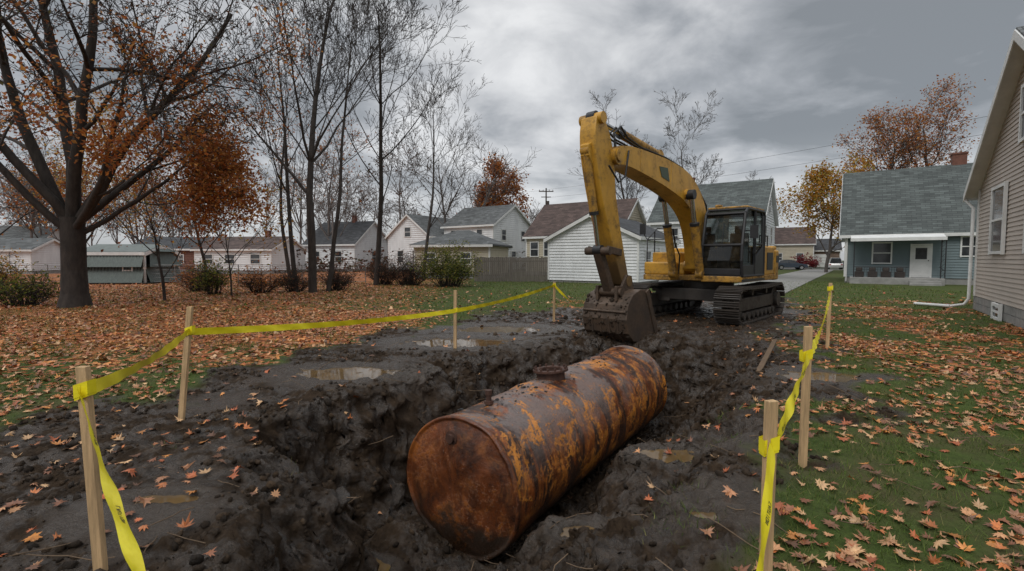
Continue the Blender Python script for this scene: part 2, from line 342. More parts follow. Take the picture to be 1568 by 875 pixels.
# grass
def grass(x0,x1,y0,y1,dens,h,w):
    n=int((x1-x0)*(y1-y0)*dens); x=rng.uniform(x0,x1,n);y=rng.uniform(y0,y1,n)
    p=(1-mudmask(x,y))*np.clip(.55+1.6*fbm(x*1.2,y*1.2,91,5,.6),.03,1)
    for a,b_,r in((1.05,2.95,.03),(1.9,4.35,.03),(1.3,3.5,.01),(2.35,5.3,.04),(-2.9,4.0,.01),(-1.9,4.0,.008),(1.75,5.2,.012)): p=np.maximum(p,.6*np.exp(-((x-a)**2+(y-b_)**2)/r))
    k=(rng.uniform(0,1,n)<p)&(np.abs(x)<y*1.12+.6); x,y=x[k],y[k]; n=len(x); z=H(x,y); x,y,z=disp(x,y,z)
    a=rng.uniform(0,2*np.pi,n); hh=rng.uniform(h*.4,h*1.2,n); l=rng.normal(0,.6,(n,2))*hh[:,None]; ww=w*rng.uniform(.6,1.3,n)
    V=np.zeros((n,3,3)); V[:,0]=np.stack([x+np.cos(a)*ww,y+np.sin(a)*ww,z-.005],1); V[:,1]=np.stack([x-np.cos(a)*ww,y-np.sin(a)*ww,z-.005],1)
    V[:,2]=np.stack([x+l[:,0],y+l[:,1],z+hh],1)
    pal=np.array([(.085,.14,.022),(.12,.18,.032),(.055,.095,.018),(.22,.20,.07),(.14,.19,.04)]); c=pal[rng.choice(5,n)]*rng.uniform(.6,1.3,(n,1))
    return V.reshape(-1,3),np.arange(n*3).reshape(-1,3),np.repeat(c[:,None,:],3,1).reshape(-1,3)
V,F,C=merge([grass(.8,8,1.2,8,1900,.055,.0028),grass(-9,-1.5,3,9,800,.055,.0035),grass(-16,16,8,16,230,.07,.007),grass(-22,22,16,34,60,.09,.015)])
np_mesh('grass',V,F,attrmat('grass_blades',.7,.3,.3),C)
# ------------------------------------------------------------------ trees
def segmesh(segs,name,m,parent=None):
    A=np.array(segs); big=A[:,6]>.05; out=[];Fs=[];o=0
    for sel,n in ((big,9),(~big,3)):
        B=A[sel]
        if not len(B): continue
        p0,p1,r0,r1=B[:,:3],B[:,3:6],B[:,6],B[:,7]; d=p1-p0; d/=np.linalg.norm(d,axis=1,keepdims=True)+1e-9
        p1=p1+d*(r1[:,None]*.25)
        ref=np.where(np.abs(d[:,:1])>.9,np.array([[0,1,0]]),np.array([[1,0,0]])); a=np.cross(d,ref);a/=np.linalg.norm(a,axis=1,keepdims=True); b=np.cross(d,a)
        t=np.arange(n)*2*np.pi/n; ring=a[:,None]*np.cos(t)[None,:,None]+b[:,None]*np.sin(t)[None,:,None]
        V=np.stack([p0[:,None]+ring*r0[:,None,None],p1[:,None]+ring*r1[:,None,None]],1)
        k=np.arange(n); q=np.stack([k,(k+1)%n,(k+1)%n+n,k+n],1); Fq=(q[None]+(np.arange(len(B))*2*n)[:,None,None]).reshape(-1,4)+o
        out.append(V.reshape(-1,3));Fs.append(Fq);o+=len(B)*2*n
    return np_mesh(name,np.concatenate(out),np.concatenate(Fs),m,smooth=True,parent=parent)
def nrm(v):
    l=math.sqrt(v[0]**2+v[1]**2+v[2]**2)+1e-9; return (v[0]/l,v[1]/l,v[2]/l)
class Tree:
    def __init__(s,seed,kids=(7,6,5,4),up=.10,jit=.12,ang=(28,50),ratio=.52,rmin=.007,start=.25,thin=(.5,.68)):
        s.r=random.Random(seed); s.segs=[];s.tips=[];s.kids=kids;s.up=up;s.jit=jit;s.ang=ang;s.ratio=ratio;s.rmin=rmin;s.start=start;s.thin=thin
    def grow(s,p,d,L,r,l=0,taper=.3):
        R=s.r; mx=len(s.kids); n=(10,6,5,4,3,3)[min(l,5)]; st=L/n; d=nrm(d); nk=s.kids[l] if l<mx else 0
        ch=sorted(R.uniform(s.start,1) for _ in range(nk)); ci=0; az=R.uniform(0,6.28)
        for i in range(n):
            j=s.jit*(1 if l else .6)
            d=nrm((d[0]+R.gauss(0,j),d[1]+R.gauss(0,j),d[2]+R.gauss(0,j)+s.up*(.4 if l else .5)))
            q=(p[0]+d[0]*st,p[1]+d[1]*st,p[2]+d[2]*st); r1=max(s.rmin,r*(1-(1-taper)*(i+1)/n))
            r0=max(s.rmin,r*(1-(1-taper)*i/n))
            s.segs.append((*p,*q,r0,r1))
            while ci<nk and ch[ci]<=(i+1)/n:
                t=ch[ci]; ci+=1; az+=2.4+R.gauss(0,.4); a=rad(R.uniform(*s.ang))
                v=Vector(d); o=v.orthogonal().normalized(); o.rotate(Matrix.Rotation(az,3,v)); nd=v*math.cos(a)+o*math.sin(a)
                s.grow(q,tuple(nd),L*s.ratio*R.uniform(.7,1.2)*(1.15-.45*t),r1*R.uniform(*s.thin),l+1,.3)
            p=q
        if l>=mx-1: s.tips.append(p)
bark=mat('bark',(.036,.028,.023),.9,bs=30,bst=.8,vs=8,var=.5,mp=(1,1,.3))
bark2=mat('bark_grey',(.085,.072,.064),.9,bs=20,bst=.5,vs=5,var=.4)
foli=attrmat('foliage',.65,.3,.45)
OR=np.array([(.52,.18,.04),(.42,.125,.035),(.60,.28,.07),(.30,.10,.035),(.42,.19,.07)])
YO=np.array([(.60,.36,.05),(.48,.24,.04),(.38,.31,.07),(.52,.22,.04)])
GR=np.array([(.14,.18,.03),(.24,.25,.04),(.08,.11,.025),(.32,.28,.06)])
BR=np.array([(.16,.075,.045),(.11,.06,.04),(.20,.085,.045),(.10,.09,.04)])
def leafcloud(tips,n,spread,size,pal,zmax=None,keep=None):
    T=np.array(tips)
    if keep is not None: T=T[keep(T)]
    k=rng.choice(len(T),n); P=T[k]+rng.normal(0,spread,(n,3))
    return scatter(diamond(),P,size,1.3,pal)
par=empty('maple_tree',(-14.7,16.2,0))
t=Tree(5,kids=(8,6,5,4),up=.09,jit=.14,ang=(28,58),ratio=.5,rmin=.009,thin=(.40,.6))
t.segs+=[(0,0,-.1,.02,0,.35,.50,.38),(.02,0,.35,0,.03,1.2,.38,.34),(0,.03,1.2,.05,0,2.1,.34,.34),(.05,0,2.1,.05,0,2.9,.34,.34)]
for d,L,r,z in [((-.42,.1,.95),9,.20,2.6),((-.08,.2,1),10.5,.22,2.8),((.25,-.15,1),10,.20,2.8),((.60,.0,.85),9,.18,2.6),((-.75,-.3,.8),7,.13,2.4),((.8,-.3,.55),6.5,.12,2.5),((.3,.8,.8),7,.14,2.7),((-.3,-.4,1),8,.16,2.8),((.85,.3,.40),5.5,.09,2.3)]:
    t.grow((.05,0,z),d,L,r,0)
segmesh(t.segs,'trunk_and_branches',bark,par)
T_=np.array(t.tips); cn=fbm(T_[:,0]*.5+T_[:,1]*.3,T_[:,2]*.5,401,3)
V,F,C=merge([leafcloud(T_[(T_[:,2]<5.5)&(cn>-.15)],9500,.30,(.08,.16),OR),leafcloud(T_[cn>.08],9000,.30,(.08,.16),OR),leafcloud(T_,5000,.3,(.07,.14),BR)])
np_mesh('autumn_leaves',V,F,foli,C,parent=par)
def small_tree(name,x,y,h,r,seed,pal=None,nl=0,kids=(6,5,4),dir=(0,0,1),sz=(.08,.16),m=None,spread=.28,**k):
    par=empty(name,(x,y,0)); t=Tree(seed,kids=kids,**k)
    t.grow((0,0,-.05),dir,h,r,0,.22); segmesh(t.segs,'trunk_and_branches',m or bark,par)
    if nl: V,F,C=leafcloud(t.tips,nl,spread,sz,pal); np_mesh('leaves',V,F,foli,C,parent=par)
    return par
small_tree('young_maple_tree',-13.4,18.6,4.4,.06,21,OR,2400,kids=(11,6,4),ratio=.6,start=.15,spread=.40)
small_tree('young_maple_tree',-11.9,20.5,3.7,.05,27,YO,1600,kids=(10,5,4),ratio=.6,start=.15,spread=.40)
small_tree('young_maple_tree',-19.5,17.5,5.5,.08,22,OR,3600,kids=(9,5,4),ratio=.55,start=.2,spread=.38)
small_tree('young_maple_tree',-21.5,24,7,.12,23,YO,4000,kids=(9,6,4),ratio=.5,start=.2,spread=.4)
small_tree('young_maple_tree',-17,27,6,.10,24,OR,2600,kids=(9,6,4),ratio=.5,start=.2,spread=.4)
BT=dict(up=.20,jit=.085,ang=(24,50),ratio=.44,rmin=.009,thin=(.32,.5))
small_tree('bare_tree',-9.5,23,15.5,.20,31,kids=(15,8,6,4),start=.22,**BT)
small_tree('bare_tree',-10.4,23.3,12,.12,32,kids=(11,7,6,3),start=.25,dir=(-.12,.05,1),**BT)
small_tree('bare_tree',-9.0,23.6,12.5,.12,33,kids=(12,7,6,3),start=.3,dir=(.26,.05,1),**BT)
small_tree('bare_tree',-8.3,29.5,15,.18,34,kids=(14,8,6,4),start=.22,dir=(.10,0,1),**BT)
small_tree('bare_tree',-12.8,28,11,.12,36,kids=(10,6,5,2),start=.2,dir=(-.05,0,1),**BT)
small_tree('bare_tree',-6.6,36,13,.14,37,kids=(12,8,6,3),start=.2,dir=(.12,0,1),**BT)
small_tree('bare_tree',-9,62,14,.22,38,kids=(12,7,5),start=.2,m=bark2,up=.1,jit=.1,ang=(30,50),ratio=.5,rmin=.02)
small_tree('bare_tree',-5.5,66,13,.2,46,kids=(12,7,5),start=.2,m=bark2,up=.1,jit=.1,ang=(30,50),ratio=.5,rmin=.02)
small_tree('bare_tree',13.2,52,13,.22,39,kids=(13,9,6,3),start=.2,m=bark2,up=.14,jit=.09,ang=(28,50),ratio=.45,rmin=.014,thin=(.35,.5))
small_tree('bare_tree',20.3,56,14,.22,40,kids=(13,9,6,3),start=.2,m=bark2,up=.14,jit=.09,ang=(28,50),ratio=.45,rmin=.014,thin=(.35,.5))
small_tree('bare_tree',46,62,16.5,.32,41,OR,5500,kids=(14,8,6,2),sz=(.18,.34),start=.15,m=bark2,up=.08,jit=.1,ang=(28,55),ratio=.46,rmin=.018,spread=.5)
small_tree('bare_tree',54,61,18.5,.32,42,OR,6500,kids=(14,8,6,2),sz=(.18,.34),start=.15,m=bark2,up=.08,jit=.1,ang=(28,55),ratio=.46,rmin=.018,spread=.5)
small_tree('maple_tree',37,57,9.5,.2,43,YO,9000,kids=(12,7,5),sz=(.2,.4),start=.12,m=bark2,ratio=.52,spread=.4)
small_tree('maple_tree',-3.6,76,13.5,.3,44,OR,9000,kids=(13,8,5),sz=(.3,.5),start=.3,m=bark2,ratio=.40,spread=.5)
small_tree('bare_tree',45,84,13,.2,45,kids=(10,7,5),m=bark2,ratio=.5,rmin=.025)
var=[]
for sd in range(4):
    t=Tree(100+sd,kids=(11,7,5),up=.08,jit=.12,ang=(28,52),ratio=.48,rmin=.026,start=.15); t.grow((0,0,0),(0,0,1),12,.2,0,.2); var.append((np.array(t.segs),np.array(t.tips)))
sg=[];lf=[]
rr_=random.Random(3)
def put(k_,Y,sc,pal=None,n=0):
    x=k_*Y; A,T=var[rr_.randrange(4)]; a=rr_.uniform(0,6.28); c,s=math.cos(a),math.sin(a); R=np.array([[c,-s,0],[s,c,0],[0,0,1]])
    B=A.copy(); B[:,:3]=A[:,:3]@R.T*sc+(x,Y,0); B[:,3:6]=A[:,3:6]@R.T*sc+(x,Y,0); sg.append(B)
    if n:
        k=rng.choice(len(T),n); lf.append(scatter(diamond(),T[k]@R.T*sc+(x,Y,0)+rng.normal(0,.4,(n,3)),(.22,.42),1.3,pal))
for i in range(42):
    Y=rr_.uniform(62,105); k_=rr_.uniform(-1.45,-.2); put(k_,Y,rr_.uniform(.75,1.3),*( (BR if rr_.random()<.6 else OR,380) if rr_.random()<.4 else (None,0)))
for i in range(12): put(rr_.uniform(-.3,.5),rr_.uniform(85,120),rr_.uniform(.7,1.0))
for i in range(20): put(rr_.uniform(.53,1.5),rr_.uniform(88,120),rr_.uniform(.7,1.1),*( (OR,400) if rr_.random()<.5 else (None,0)))
p_=empty('distant_trees'); segmesh(np.concatenate(sg),'trunks_and_branches',mat('bark_far',(.13,.11,.10),.95),p_)
V,F,C=merge(lf); np_mesh('distant_leaves',V,F,foli,C,parent=p_)
def bush(name,x,y,rx,ry,h,n,pal,size,seed,tw=60):
    R=random.Random(seed); par=empty(name,(x,y,0)); segs=[];tips=[]
    for i in range(tw):
        a=R.uniform(0,6.28);q=R.uniform(0,1)**.5; bx,by=rx*.35*q*math.cos(a),ry*.35*q*math.sin(a)
        ex,ey=rx*q*math.cos(a)*R.uniform(.8,1.2),ry*q*math.sin(a); ez=h*R.uniform(.45,1.1)*math.sqrt(max(.15,1-q*q*.75))
        p=(bx,by,-.03)
        for k in range(1,5):
            f=k/4; q2=(bx+(ex-bx)*f**1.3+R.gauss(0,.04),by+(ey-by)*f**1.3+R.gauss(0,.04),ez*f); segs.append((*p,*q2,.018*(1.2-f),.016*(1.1-f))); p=q2
            if k>1:
                for _ in range(3):
                    e=(p[0]+R.gauss(0,.2),p[1]+R.gauss(0,.2),p[2]+R.uniform(0,.3)); segs.append((*p,*e,.007,.005)); tips.append(e)
    segmesh(segs,'twigs',bark,par)
    if n: V,F,C=leafcloud(tips,n,.12,size,pal); V[:,2]=np.maximum(V[:,2],.02); np_mesh('leaves',V,F,foli,C,parent=par)
bush('shrub',-3.7,28,1.8,1.2,2.3,7000,GR,(.06,.13),1,110)
bush('shrub',-6.3,29.5,1.6,1.0,1.9,2000,BR,(.05,.11),2,150)
bush('shrub',-7.9,30,1.2,.9,1.6,1000,BR,(.05,.11),3,110)
bush('shrub',-13.6,22,.9,.7,1.5,1200,GR,(.07,.13),4,50)
bush('shrub',-12.0,23,1.1,.7,1.2,800,OR,(.06,.12),5,70)
bush('shrub',-10.6,23.5,1.0,.7,1.1,500,BR,(.06,.12),6,70)
bush('shrub',-8.9,24.5,1.1,.7,1.3,600,BR,(.06,.12),7,80)
bush('shrub',-16.9,16.6,1.4,.8,1.1,1100,GR,(.07,.13),8,80)
bush('shrub',-15.6,24,1.2,.8,1.4,1000,OR,(.06,.12),9,70)
bush('shrub',-24,22,1.6,1.0,1.9,1800,YO,(.08,.14),10,80)
P=[]
for i in range(900):
    Y=rr_.uniform(58,75); x=rr_.uniform(-1.2,.16)*Y; h=rr_.uniform(.8,3.2)
    P+= [(x+rr_.gauss(0,.6),Y,rr_.uniform(0,h)) for _ in range(12)]
V,F,C=scatter(diamond(),np.array(P),(.3,.6),1.3,BR); np_mesh('brush',V,F,foli,C)
# ------------------------------------------------------------------ buildings
glass,nt,b=nodes('window_glass'); b.inputs['Roughness'].default_value=.06
tc=nt.nodes.new('ShaderNodeTexCoord').outputs['Object']; nt.links.new(ramp(nt,noise(nt,tc,1.5),[(.3,(.02,.023,.027)),(.7,(.07,.075,.08))]),b.inputs['Base Color'])
white=mat('white_paint',(.66,.66,.64),.6,var=.12,vs=2)
def shingle(name,c):
    m,nt,b=nodes(name); tc=nt.nodes.new('ShaderNodeTexCoord').outputs['Object']
    br=nt.nodes.new('ShaderNodeTexBrick')
    sx=nt.nodes.new('ShaderNodeSeparateXYZ'); nt.links.new(tc,sx.inputs[0]); cb=nt.nodes.new('ShaderNodeCombineXYZ')
    nt.links.new(sx.outputs[0],cb.inputs[0]); nt.links.new(sx.outputs[2],cb.inputs[1]); nt.links.new(cb.outputs[0],br.inputs['Vector'])
    br.inputs['Scale'].default_value=1; br.inputs['Brick Width'].default_value=.5; br.inputs['Row Height'].default_value=.14; br.inputs['Mortar Size'].default_value=.012
    br.inputs['Color1'].default_value=(*[x*.7 for x in c],1); br.inputs['Color2'].default_value=(*[x*1.35 for x in c],1); br.inputs['Mortar'].default_value=(*[x*.45 for x in c],1)
    f=noise(nt,tc,1.2,6,.6); nt.links.new(mixc(nt,1.0,br.outputs['Color'],ramp(nt,f,[(.3,.7),(.7,1.2)]),'MULTIPLY'),b.inputs['Base Color']); b.inputs['Roughness'].default_value=.9
    return m
block=mat('foundation_block',(.27,.265,.25),.9,bs=8,vs=2)
def siding(mb,p0,p1,z0,z1,peak=None,course=.12,m=0):
    p0=Vector((*p0,0));p1=Vector((*p1,0)); d=p1-p0;L=d.length;d/=L;n=Vector((d.y,-d.x,0)); top=peak if peak else z1
    z=z0; lip=.02+max(0,course-.12)*.35
    def lim(q): 
        if q<=z1: return 0,L
        f=(q-z1)/(peak-z1)*L/2; return f,L-f
    while z<top-1e-4:
        zb=min(z+course,top); a0,a1=lim(z);b0,b1=lim(zb)
        A_=p0+d*a0;B_=p0+d*a1;C_=p0+d*b1;D_=p0+d*b0; o=n*lip
        zz=lambda v,q:Vector((v.x,v.y,q))
        mb.add([zz(A_+o,z),zz(B_+o,z),zz(C_,zb),zz(D_,zb),zz(A_,z),zz(B_,z)],[(0,1,2,3),(4,5,1,0)],m); z=zb
def house(name,cx,cy,yaw,w,d,eave,ridge,wm,rm,found=.35,over=.3,wins=(),chim=(),course=.12,hip=0,doors=()):
    P=empty(name,(cx,cy,0),rad(yaw)); fm=block
    faces={'F':((-w/2,-d/2),(w/2,-d/2)),'R':((w/2,-d/2),(w/2,d/2)),'B':((w/2,d/2),(-w/2,d/2)),'L':((-w/2,d/2),(-w/2,-d/2))}
    mb=MB(); 
    for k,(a,c) in faces.items(): siding(mb,a,c,found,eave,(ridge-.02) if (k in 'RL' and not hip) else None,course)
    mb.obj('walls',wm,P)
    mb=MB(); mb.box(-w/2+.02,w/2-.02,-d/2+.02,d/2-.02,-.1,found); mb.obj('foundation',fm,P)
    mb=MB(); sl=(ridge-eave)/(d/2); ze=eave-over*sl; xo=w/2+over; yo=d/2+over; T=(0,0,.13); e=.015
    if hip:
        hx=max(.1,w/2-d/2*.9)
        mb.slab([(-xo,-yo,ze+e),(xo,-yo,ze+e),(hx,0,ridge+e),(-hx,0,ridge+e)],T); mb.slab([(xo,yo,ze+e),(-xo,yo,ze+e),(-hx,0,ridge+e),(hx,0,ridge+e)],T)
        mb.slab([(xo,-yo,ze+e),(xo,yo,ze+e),(hx,0,ridge+e)],T); mb.slab([(-xo,yo,ze+e),(-xo,-yo,ze+e),(-hx,0,ridge+e)],T)
    else:
        mb.slab([(-xo,-yo,ze+e),(xo,-yo,ze+e),(xo,0,ridge+e),(-xo,0,ridge+e)],T); mb.slab([(xo,yo,ze+e),(-xo,yo,ze+e),(-xo,0,ridge+e),(xo,0,ridge+e)],T)
    mb.obj('roof',rm,P)
    mb=MB()
    for s in(-1,1):
        y0,y1=sorted((s*(yo+.002),s*(yo+.03))); mb.box(-xo-.01,xo+.01,y0,y1,ze-.08,ze+.12)
        y0,y1=sorted((s*(d/2+.05),s*yo)); mb.box(-w/2,w/2,y0,y1,ze-.05,ze-.03)
        if not hip:
            for q in(-1,1):
                x0=s*(xo+.003); mb.slab([(x0,q*yo,ze-.13),(x0,q*yo,ze+.1),(x0,0,ridge+.1),(x0,0,ridge-.13)],(s*.03,0,0))
                mb.slab([(s*w/2,q*yo,ze-.02),(s*xo,q*yo,ze-.02),(s*xo,0,ridge-.02),(s*w/2,0,ridge-.02)],(0,0,.02))
        for q in(-1,1):
            mb.box(min(s*(w/2-.08),s*(w/2+.05)),max(s*(w/2-.08),s*(w/2+.05)),min(q*(d/2-.08),q*(d/2+.05)),max(q*(d/2-.08),q*(d/2+.05)),found,eave-.01)
    mb.obj('trim',white,P)
    mw=MB()
    for face,s,z0,z1,ww,*k in wins:
        a,c=faces[face]; a=Vector((*a,0));c=Vector((*c,0));dd=(c-a).normalized();n=Vector((dd.y,-dd.x,0)); o=a+dd*s+n*.025; hh=(z1-z0)/2;zc=(z0+z1)/2; Zv=Vector((0,0,1))
        C0=Vector((o.x,o.y,zc)); mw.obox(C0+n*.025,dd*ww/2,n*.012,Zv*hh,1)
        fr=.055
        for sg_ in(-1,1): mw.obox(C0+n*.04+dd*sg_*(ww/2+fr/2),dd*fr*.75,n*.035,Zv*(hh+fr*1.5),0); mw.obox(C0+n*.038+Zv*sg_*(hh+fr/2),dd*(ww/2+fr*.2),n*.03,Zv*fr*.7,0)
        if k and k[0]=='door':
            mw.obox(C0+n*.05,dd*ww/2*.98,n*.02,Zv*hh*.98,0); mw.obox(C0+n*.075+Zv*hh*.45,dd*ww*.3,n*.006,Zv*hh*.36,1); mw.obox(C0+n*.1+dd*ww*.38,dd*.025,n*.03,Zv*.03,1)
        elif k and k[0]=='garage':
            for i in range(4): mw.obox(C0+n*.05+Zv*(-hh+hh*(2*i+1)/4),dd*ww/2*.98,n*.015,Zv*(hh/4-.015),0)
        else: mw.obox(C0+n*.045,dd*ww/2,n*.012,Zv*.03,0)
    if wins: mw.obj('windows_and_doors',[white,glass],P)
    if chim:
        mc_=MB()
        for x,y,s,zt in chim: mc_.box(x-s/2,x+s/2,y-s/2,y+s/2,eave,zt); mc_.box(x-s/2-.05,x+s/2+.05,y-s/2-.05,y+s/2+.05,zt,zt+.12)
        mc_.obj('chimney',mat('chimney_brick',(.16,.07,.05),.9,bs=15),P)
    return P
def fl_c(cx,cy,yaw,w,d,which):
    a=rad(yaw);x=-which[0]*w/2;y=-which[1]*d/2; return cx+x*math.cos(a)-y*math.sin(a),cy+x*math.sin(a)+y*math.cos(a)
wsid=mat('white_siding',(.68,.69,.69),.6,var=.12,vs=1.5,mp=(1,1,.4)); beige=mat('beige_siding',(.46,.41,.31),.65,var=.12,vs=1.5); tan_=mat('tan_siding',(.46,.40,.345),.6,var=.1,vs=.9,mp=(1,1,.4))
teal=mat('teal_siding',(.145,.19,.20),.65,var=.12,vs=1.5,mp=(1,1,.4)); 
rg=shingle('shingle_grey',(.10,.105,.105)); rgr=shingle('shingle_greygreen',(.085,.098,.094)); rb=shingle('shingle_brown',(.085,.058,.05)); rd=shingle('shingle_dark',(.05,.052,.056))
yaw=math.degrees(math.atan2(-.572,.82))
c=fl_c(14.6,15.2,yaw,10,9.8,(-1,1)); 
rh=house('tan_house',c[0],c[1],yaw,10,9.8,3.75,6.75,tan_,rg,found=.45,over=.32,course=.115,wins=[('L',2.7,1.8,3.5,1.3),('L',6.0,1.8,3.5,1.3),('L',4.9,4.4,5.6,.8),('L',3.1,.06,.36,.7)])
mb=MB(); x0=-5-.12;y0=4.9+.05
mb.tube([(x0-.2,y0+.22,3.5),(x0-.02,y0,3.2),(x0-.02,y0,.35),(x0-.12,y0+.02,.16),(x0-.45,y0+.05,.08)],.045,8)
mb.tube([(x0-.45,y0+.05,.08),(x0-1.25,y0+1.0,.05)],.05,8)
mb.obj('downspout',white,rh)
mb=MB()
for i in range(25):
    for j in range(2): mb.box(-5.002-.006,-4.98,-4.87+i*.4,-4.87+i*.4+.385,.02+j*.215,.02+j*.215+.2)
mb.obj('foundation_blocks',block,rh)
c=fl_c(7.9,30.3,55,8,6.5,(-1,-1))
house('white_garage',c[0],c[1],55,8,6.5,3.0,4.5,wsid,rd,found=.15,over=.25,course=.2,wins=[('F',1.6,1.0,2.1,.9),('F',5.2,.1,2.3,2.6,'garage')])
c=fl_c(20,39,-35,9.0,8,(1,-1)); house('white_house',c[0],c[1],-35,9.0,8,5.0,8.4,wsid,rgr,over=.3,course=.22,wins=[('R',2,3.0,4.4,.9),('R',5.5,3.0,4.4,.9),('R',4,5.6,6.7,.8),('R',2,.9,2.2,.9),('F',2,3,4.3,.9),('F',6,3,4.3,.9)],chim=[(-2.2,.6,.5,9.2)])
c=fl_c(-2.15,55,-35,7.4,8,(1,-1)); house('white_house',c[0],c[1],-35,7.4,8,5.6,8.0,wsid,rg,over=.35,course=.24,wins=[('R',2,3.8,5.0,.8),('R',6,3.8,5.0,.8),('R',4,1.2,2.5,.9),('F',1.5,3.8,5.0,.8),('F',5.5,3.8,5.0,.8)])
c=fl_c(1.5,50,-35,10,8,(-1,-1)); house('beige_house',c[0],c[1],-35,10,8,4.0,7.4,beige,rb,over=.3,course=.22,wins=[('F',1.0,1.9,3.3,.9),('F',2.6,1.9,3.3,.9),('L',4,4.4,5.4,.8)],chim=[(1.0,.5,.6,8.3)])
house('beige_garage',-4.3,43,-14,6.6,6,2.8,4.0,beige,rg,hip=1,over=.35,course=.2,wins=[('F',1.5,1.2,2.1,.8),('F',4.6,1.2,2.1,.8)])
house('white_house',-10.5,62,60,8,6.5,4.4,6.9,wsid,rg,course=.24,wins=[('L',2,1.2,2.6,.9),('L',4.4,1.2,2.6,.9),('L',3.2,4.3,5.4,.9)])
house('grey_roof_house',-22.5,67,-20,8,8,3.6,6.6,wsid,rd,course=.24,wins=[('F',2,1.2,2.6,1),('F',5.5,1.2,2.6,1),('R',4,1.2,2.6,1)],chim=[(1,0,.5,7.4)])
house('white_bungalow',-30.5,57,-6,9,7,2.7,4.1,wsid,rb,course=.24,wins=[('F',1.6,1.1,2.1,1.1),('F',4.2,1.1,2.1,1.1),('F',7.2,1.1,2.1,1.1)],chim=[(2,0,.5,4.8)])
house('brick_bungalow',-41,60,8,7,7,2.8,4.2,mat('brick_wall',(.17,.08,.06),.9,vs=6),rd,course=.2,wins=[('F',1.6,1.1,2.1,1),('F',5,1.1,2.1,1)])
house('white_garage',-55,54,10,6.5,6,2.6,3.8,wsid,rg,course=.2,wins=[('F',3.2,.1,2.2,2.6,'garage')])
house('white_house',-68,66,15,10,8,3.4,6,wsid,rg,course=.2,wins=[('F',2.5,1.1,2.4,1),('F',7,1.1,2.4,1)])
shed=house('garden_shed',-25.6,32.5,3,4.1,3.4,1.95,2.45,mat('shed_metal',(.09,.115,.105),.6,var=.3,mp=(6,6,.3)),mat('shed_roof',(.12,.14,.13),.6),found=.1,over=.1,course=1.0,wins=[('F',3.1,.9,1.5,.5)])
mb=MB()
for k in range(20): mb.box(-2.0+k*.2,-1.97+k*.2,-1.80,-1.74,.1,1.9)
mb.obj('ribs',mat('shed_rib',(.07,.09,.085),.6),shed)
house('beige_house',50.5,88,-30,7,8,4.3,7.2,beige,rb,course=.25,wins=[('F',1.8,1.2,2.6,1),('F',5,1.2,2.6,1),('L',4,4.6,5.8,1),('R',4,1.2,2.6,1)])
house('brown_garage',57,90,-30,6,7,3.2,5.2,mat('brown_siding',(.16,.11,.08),.8),rd,course=.25,wins=[('F',3,.2,2.4,2.6,'garage')])
c=fl_c(22.9,33.3,-35,12,9,(-1,-1))
th=house('teal_house',c[0],c[1],-35,12,9,3.45,7.95,teal,rgr,found=.4,over=.35,course=.17,wins=[('F',2.0,1.35,2.65,.95),('F',4.0,.5,2.5,.95,'door'),('F',6.3,1.8,2.95,.8),('F',9.5,1.6,2.9,1.1)],chim=[(.2,.3,.75,8.75)])
mb=MB(); fy=-4.5
mb.slab([(-5.7,fy-.06,3.15),(-1.0,fy-.06,3.15),(-1.0,fy-1.7,2.85),(-5.7,fy-1.7,2.85)],(0,0,.07))
mb.box(-5.72,-.98,fy-1.76,fy-1.7,2.75,2.95)
mb.obj('awning',white,th)
iron=mat('black_iron',(.02,.02,.022),.5)
mb=MB()
for x in(-5.5,-1.2,-1.0): mb.tube([(x,fy-1.6,0),(x,fy-1.6,2.85)],.03,6)
for z in np.arange(.5,2.7,.3): mb.tube([(-1.2,fy-1.6,z),(-1.0,fy-1.6,z+.25)],.012,4)
for x in np.arange(-5.5,-2.7,.14): mb.tube([(x,fy-1.6,.45),(x,fy-1.6,1.1)],.012,4)
mb.tube([(-5.5,fy-1.6,1.1),(-2.7,fy-1.6,1.1)],.025,6); mb.tube([(-1.1,fy-2.2,.9),(-1.1,fy-.2,1.1)],.02,6)
mb.obj('porch_railing',iron,th)
mb=MB(); mb.box(-5.7,-1.0,fy-1.8,fy-.02,-.05,.42); mb.box(-2.7,-1.2,fy-2.15,fy-1.8,-.05,.27); mb.box(-2.7,-1.2,fy-2.5,fy-2.15,-.05,.13); mb.obj('porch_slab',block,th,.02)
mb=MB()
for x in(-5.2,-4.5,-3.8,-3.1): mb.box(x-.25,x+.25,fy-1.35,fy-.95,.42,.8); mb.box(x-.18,x+.18,fy-1.2,fy-1.0,.8,1.05)
mb.obj('planters',mat('planter',(.05,.04,.035),.8),th,.04)
mb=MB(); mb.tube([(-5.9,fy-.1,3.1),(-5.9,fy-.1,.1)],.04,6); mb.tube([(1.5,fy+1.2,4.6),(1.5,fy+1.2,5.5)],.05,8); mb.obj('pipes',white,th)
fwood=mat('weathered_wood',(.15,.13,.11),.9,var=.35,vs=3,bs=25,mp=(6,6,.4))
P=empty('wooden_fence',(-2.7,34.6,0),math.atan2(-.5,5.2)); mb=MB(); R=random.Random(4)
for i in range(38): h=1.72+R.uniform(-.03,.05); mb.box(i*.14,i*.14+.128,-.012+R.uniform(-.006,.006),.012,0,h)
for z in(.4,1.4): mb.box(0,5.3,.02,.06,z,z+.09)
for i in range(3): mb.box(i*2.6,i*2.6+.1,.06,.15,0,1.7)
mb.obj('planks',fwood,P)
mb=MB()
for i in range(12):
    x=-32+i*2.05; mb.tube([(x,31.2,0),(x,31.2,1.25)],.03,6)
for z in(.15,.4,.65,.9,1.22): mb.tube([(-32,31.2,z),(-9.4,31.2,z)],.012 if z<1.2 else .02,4)
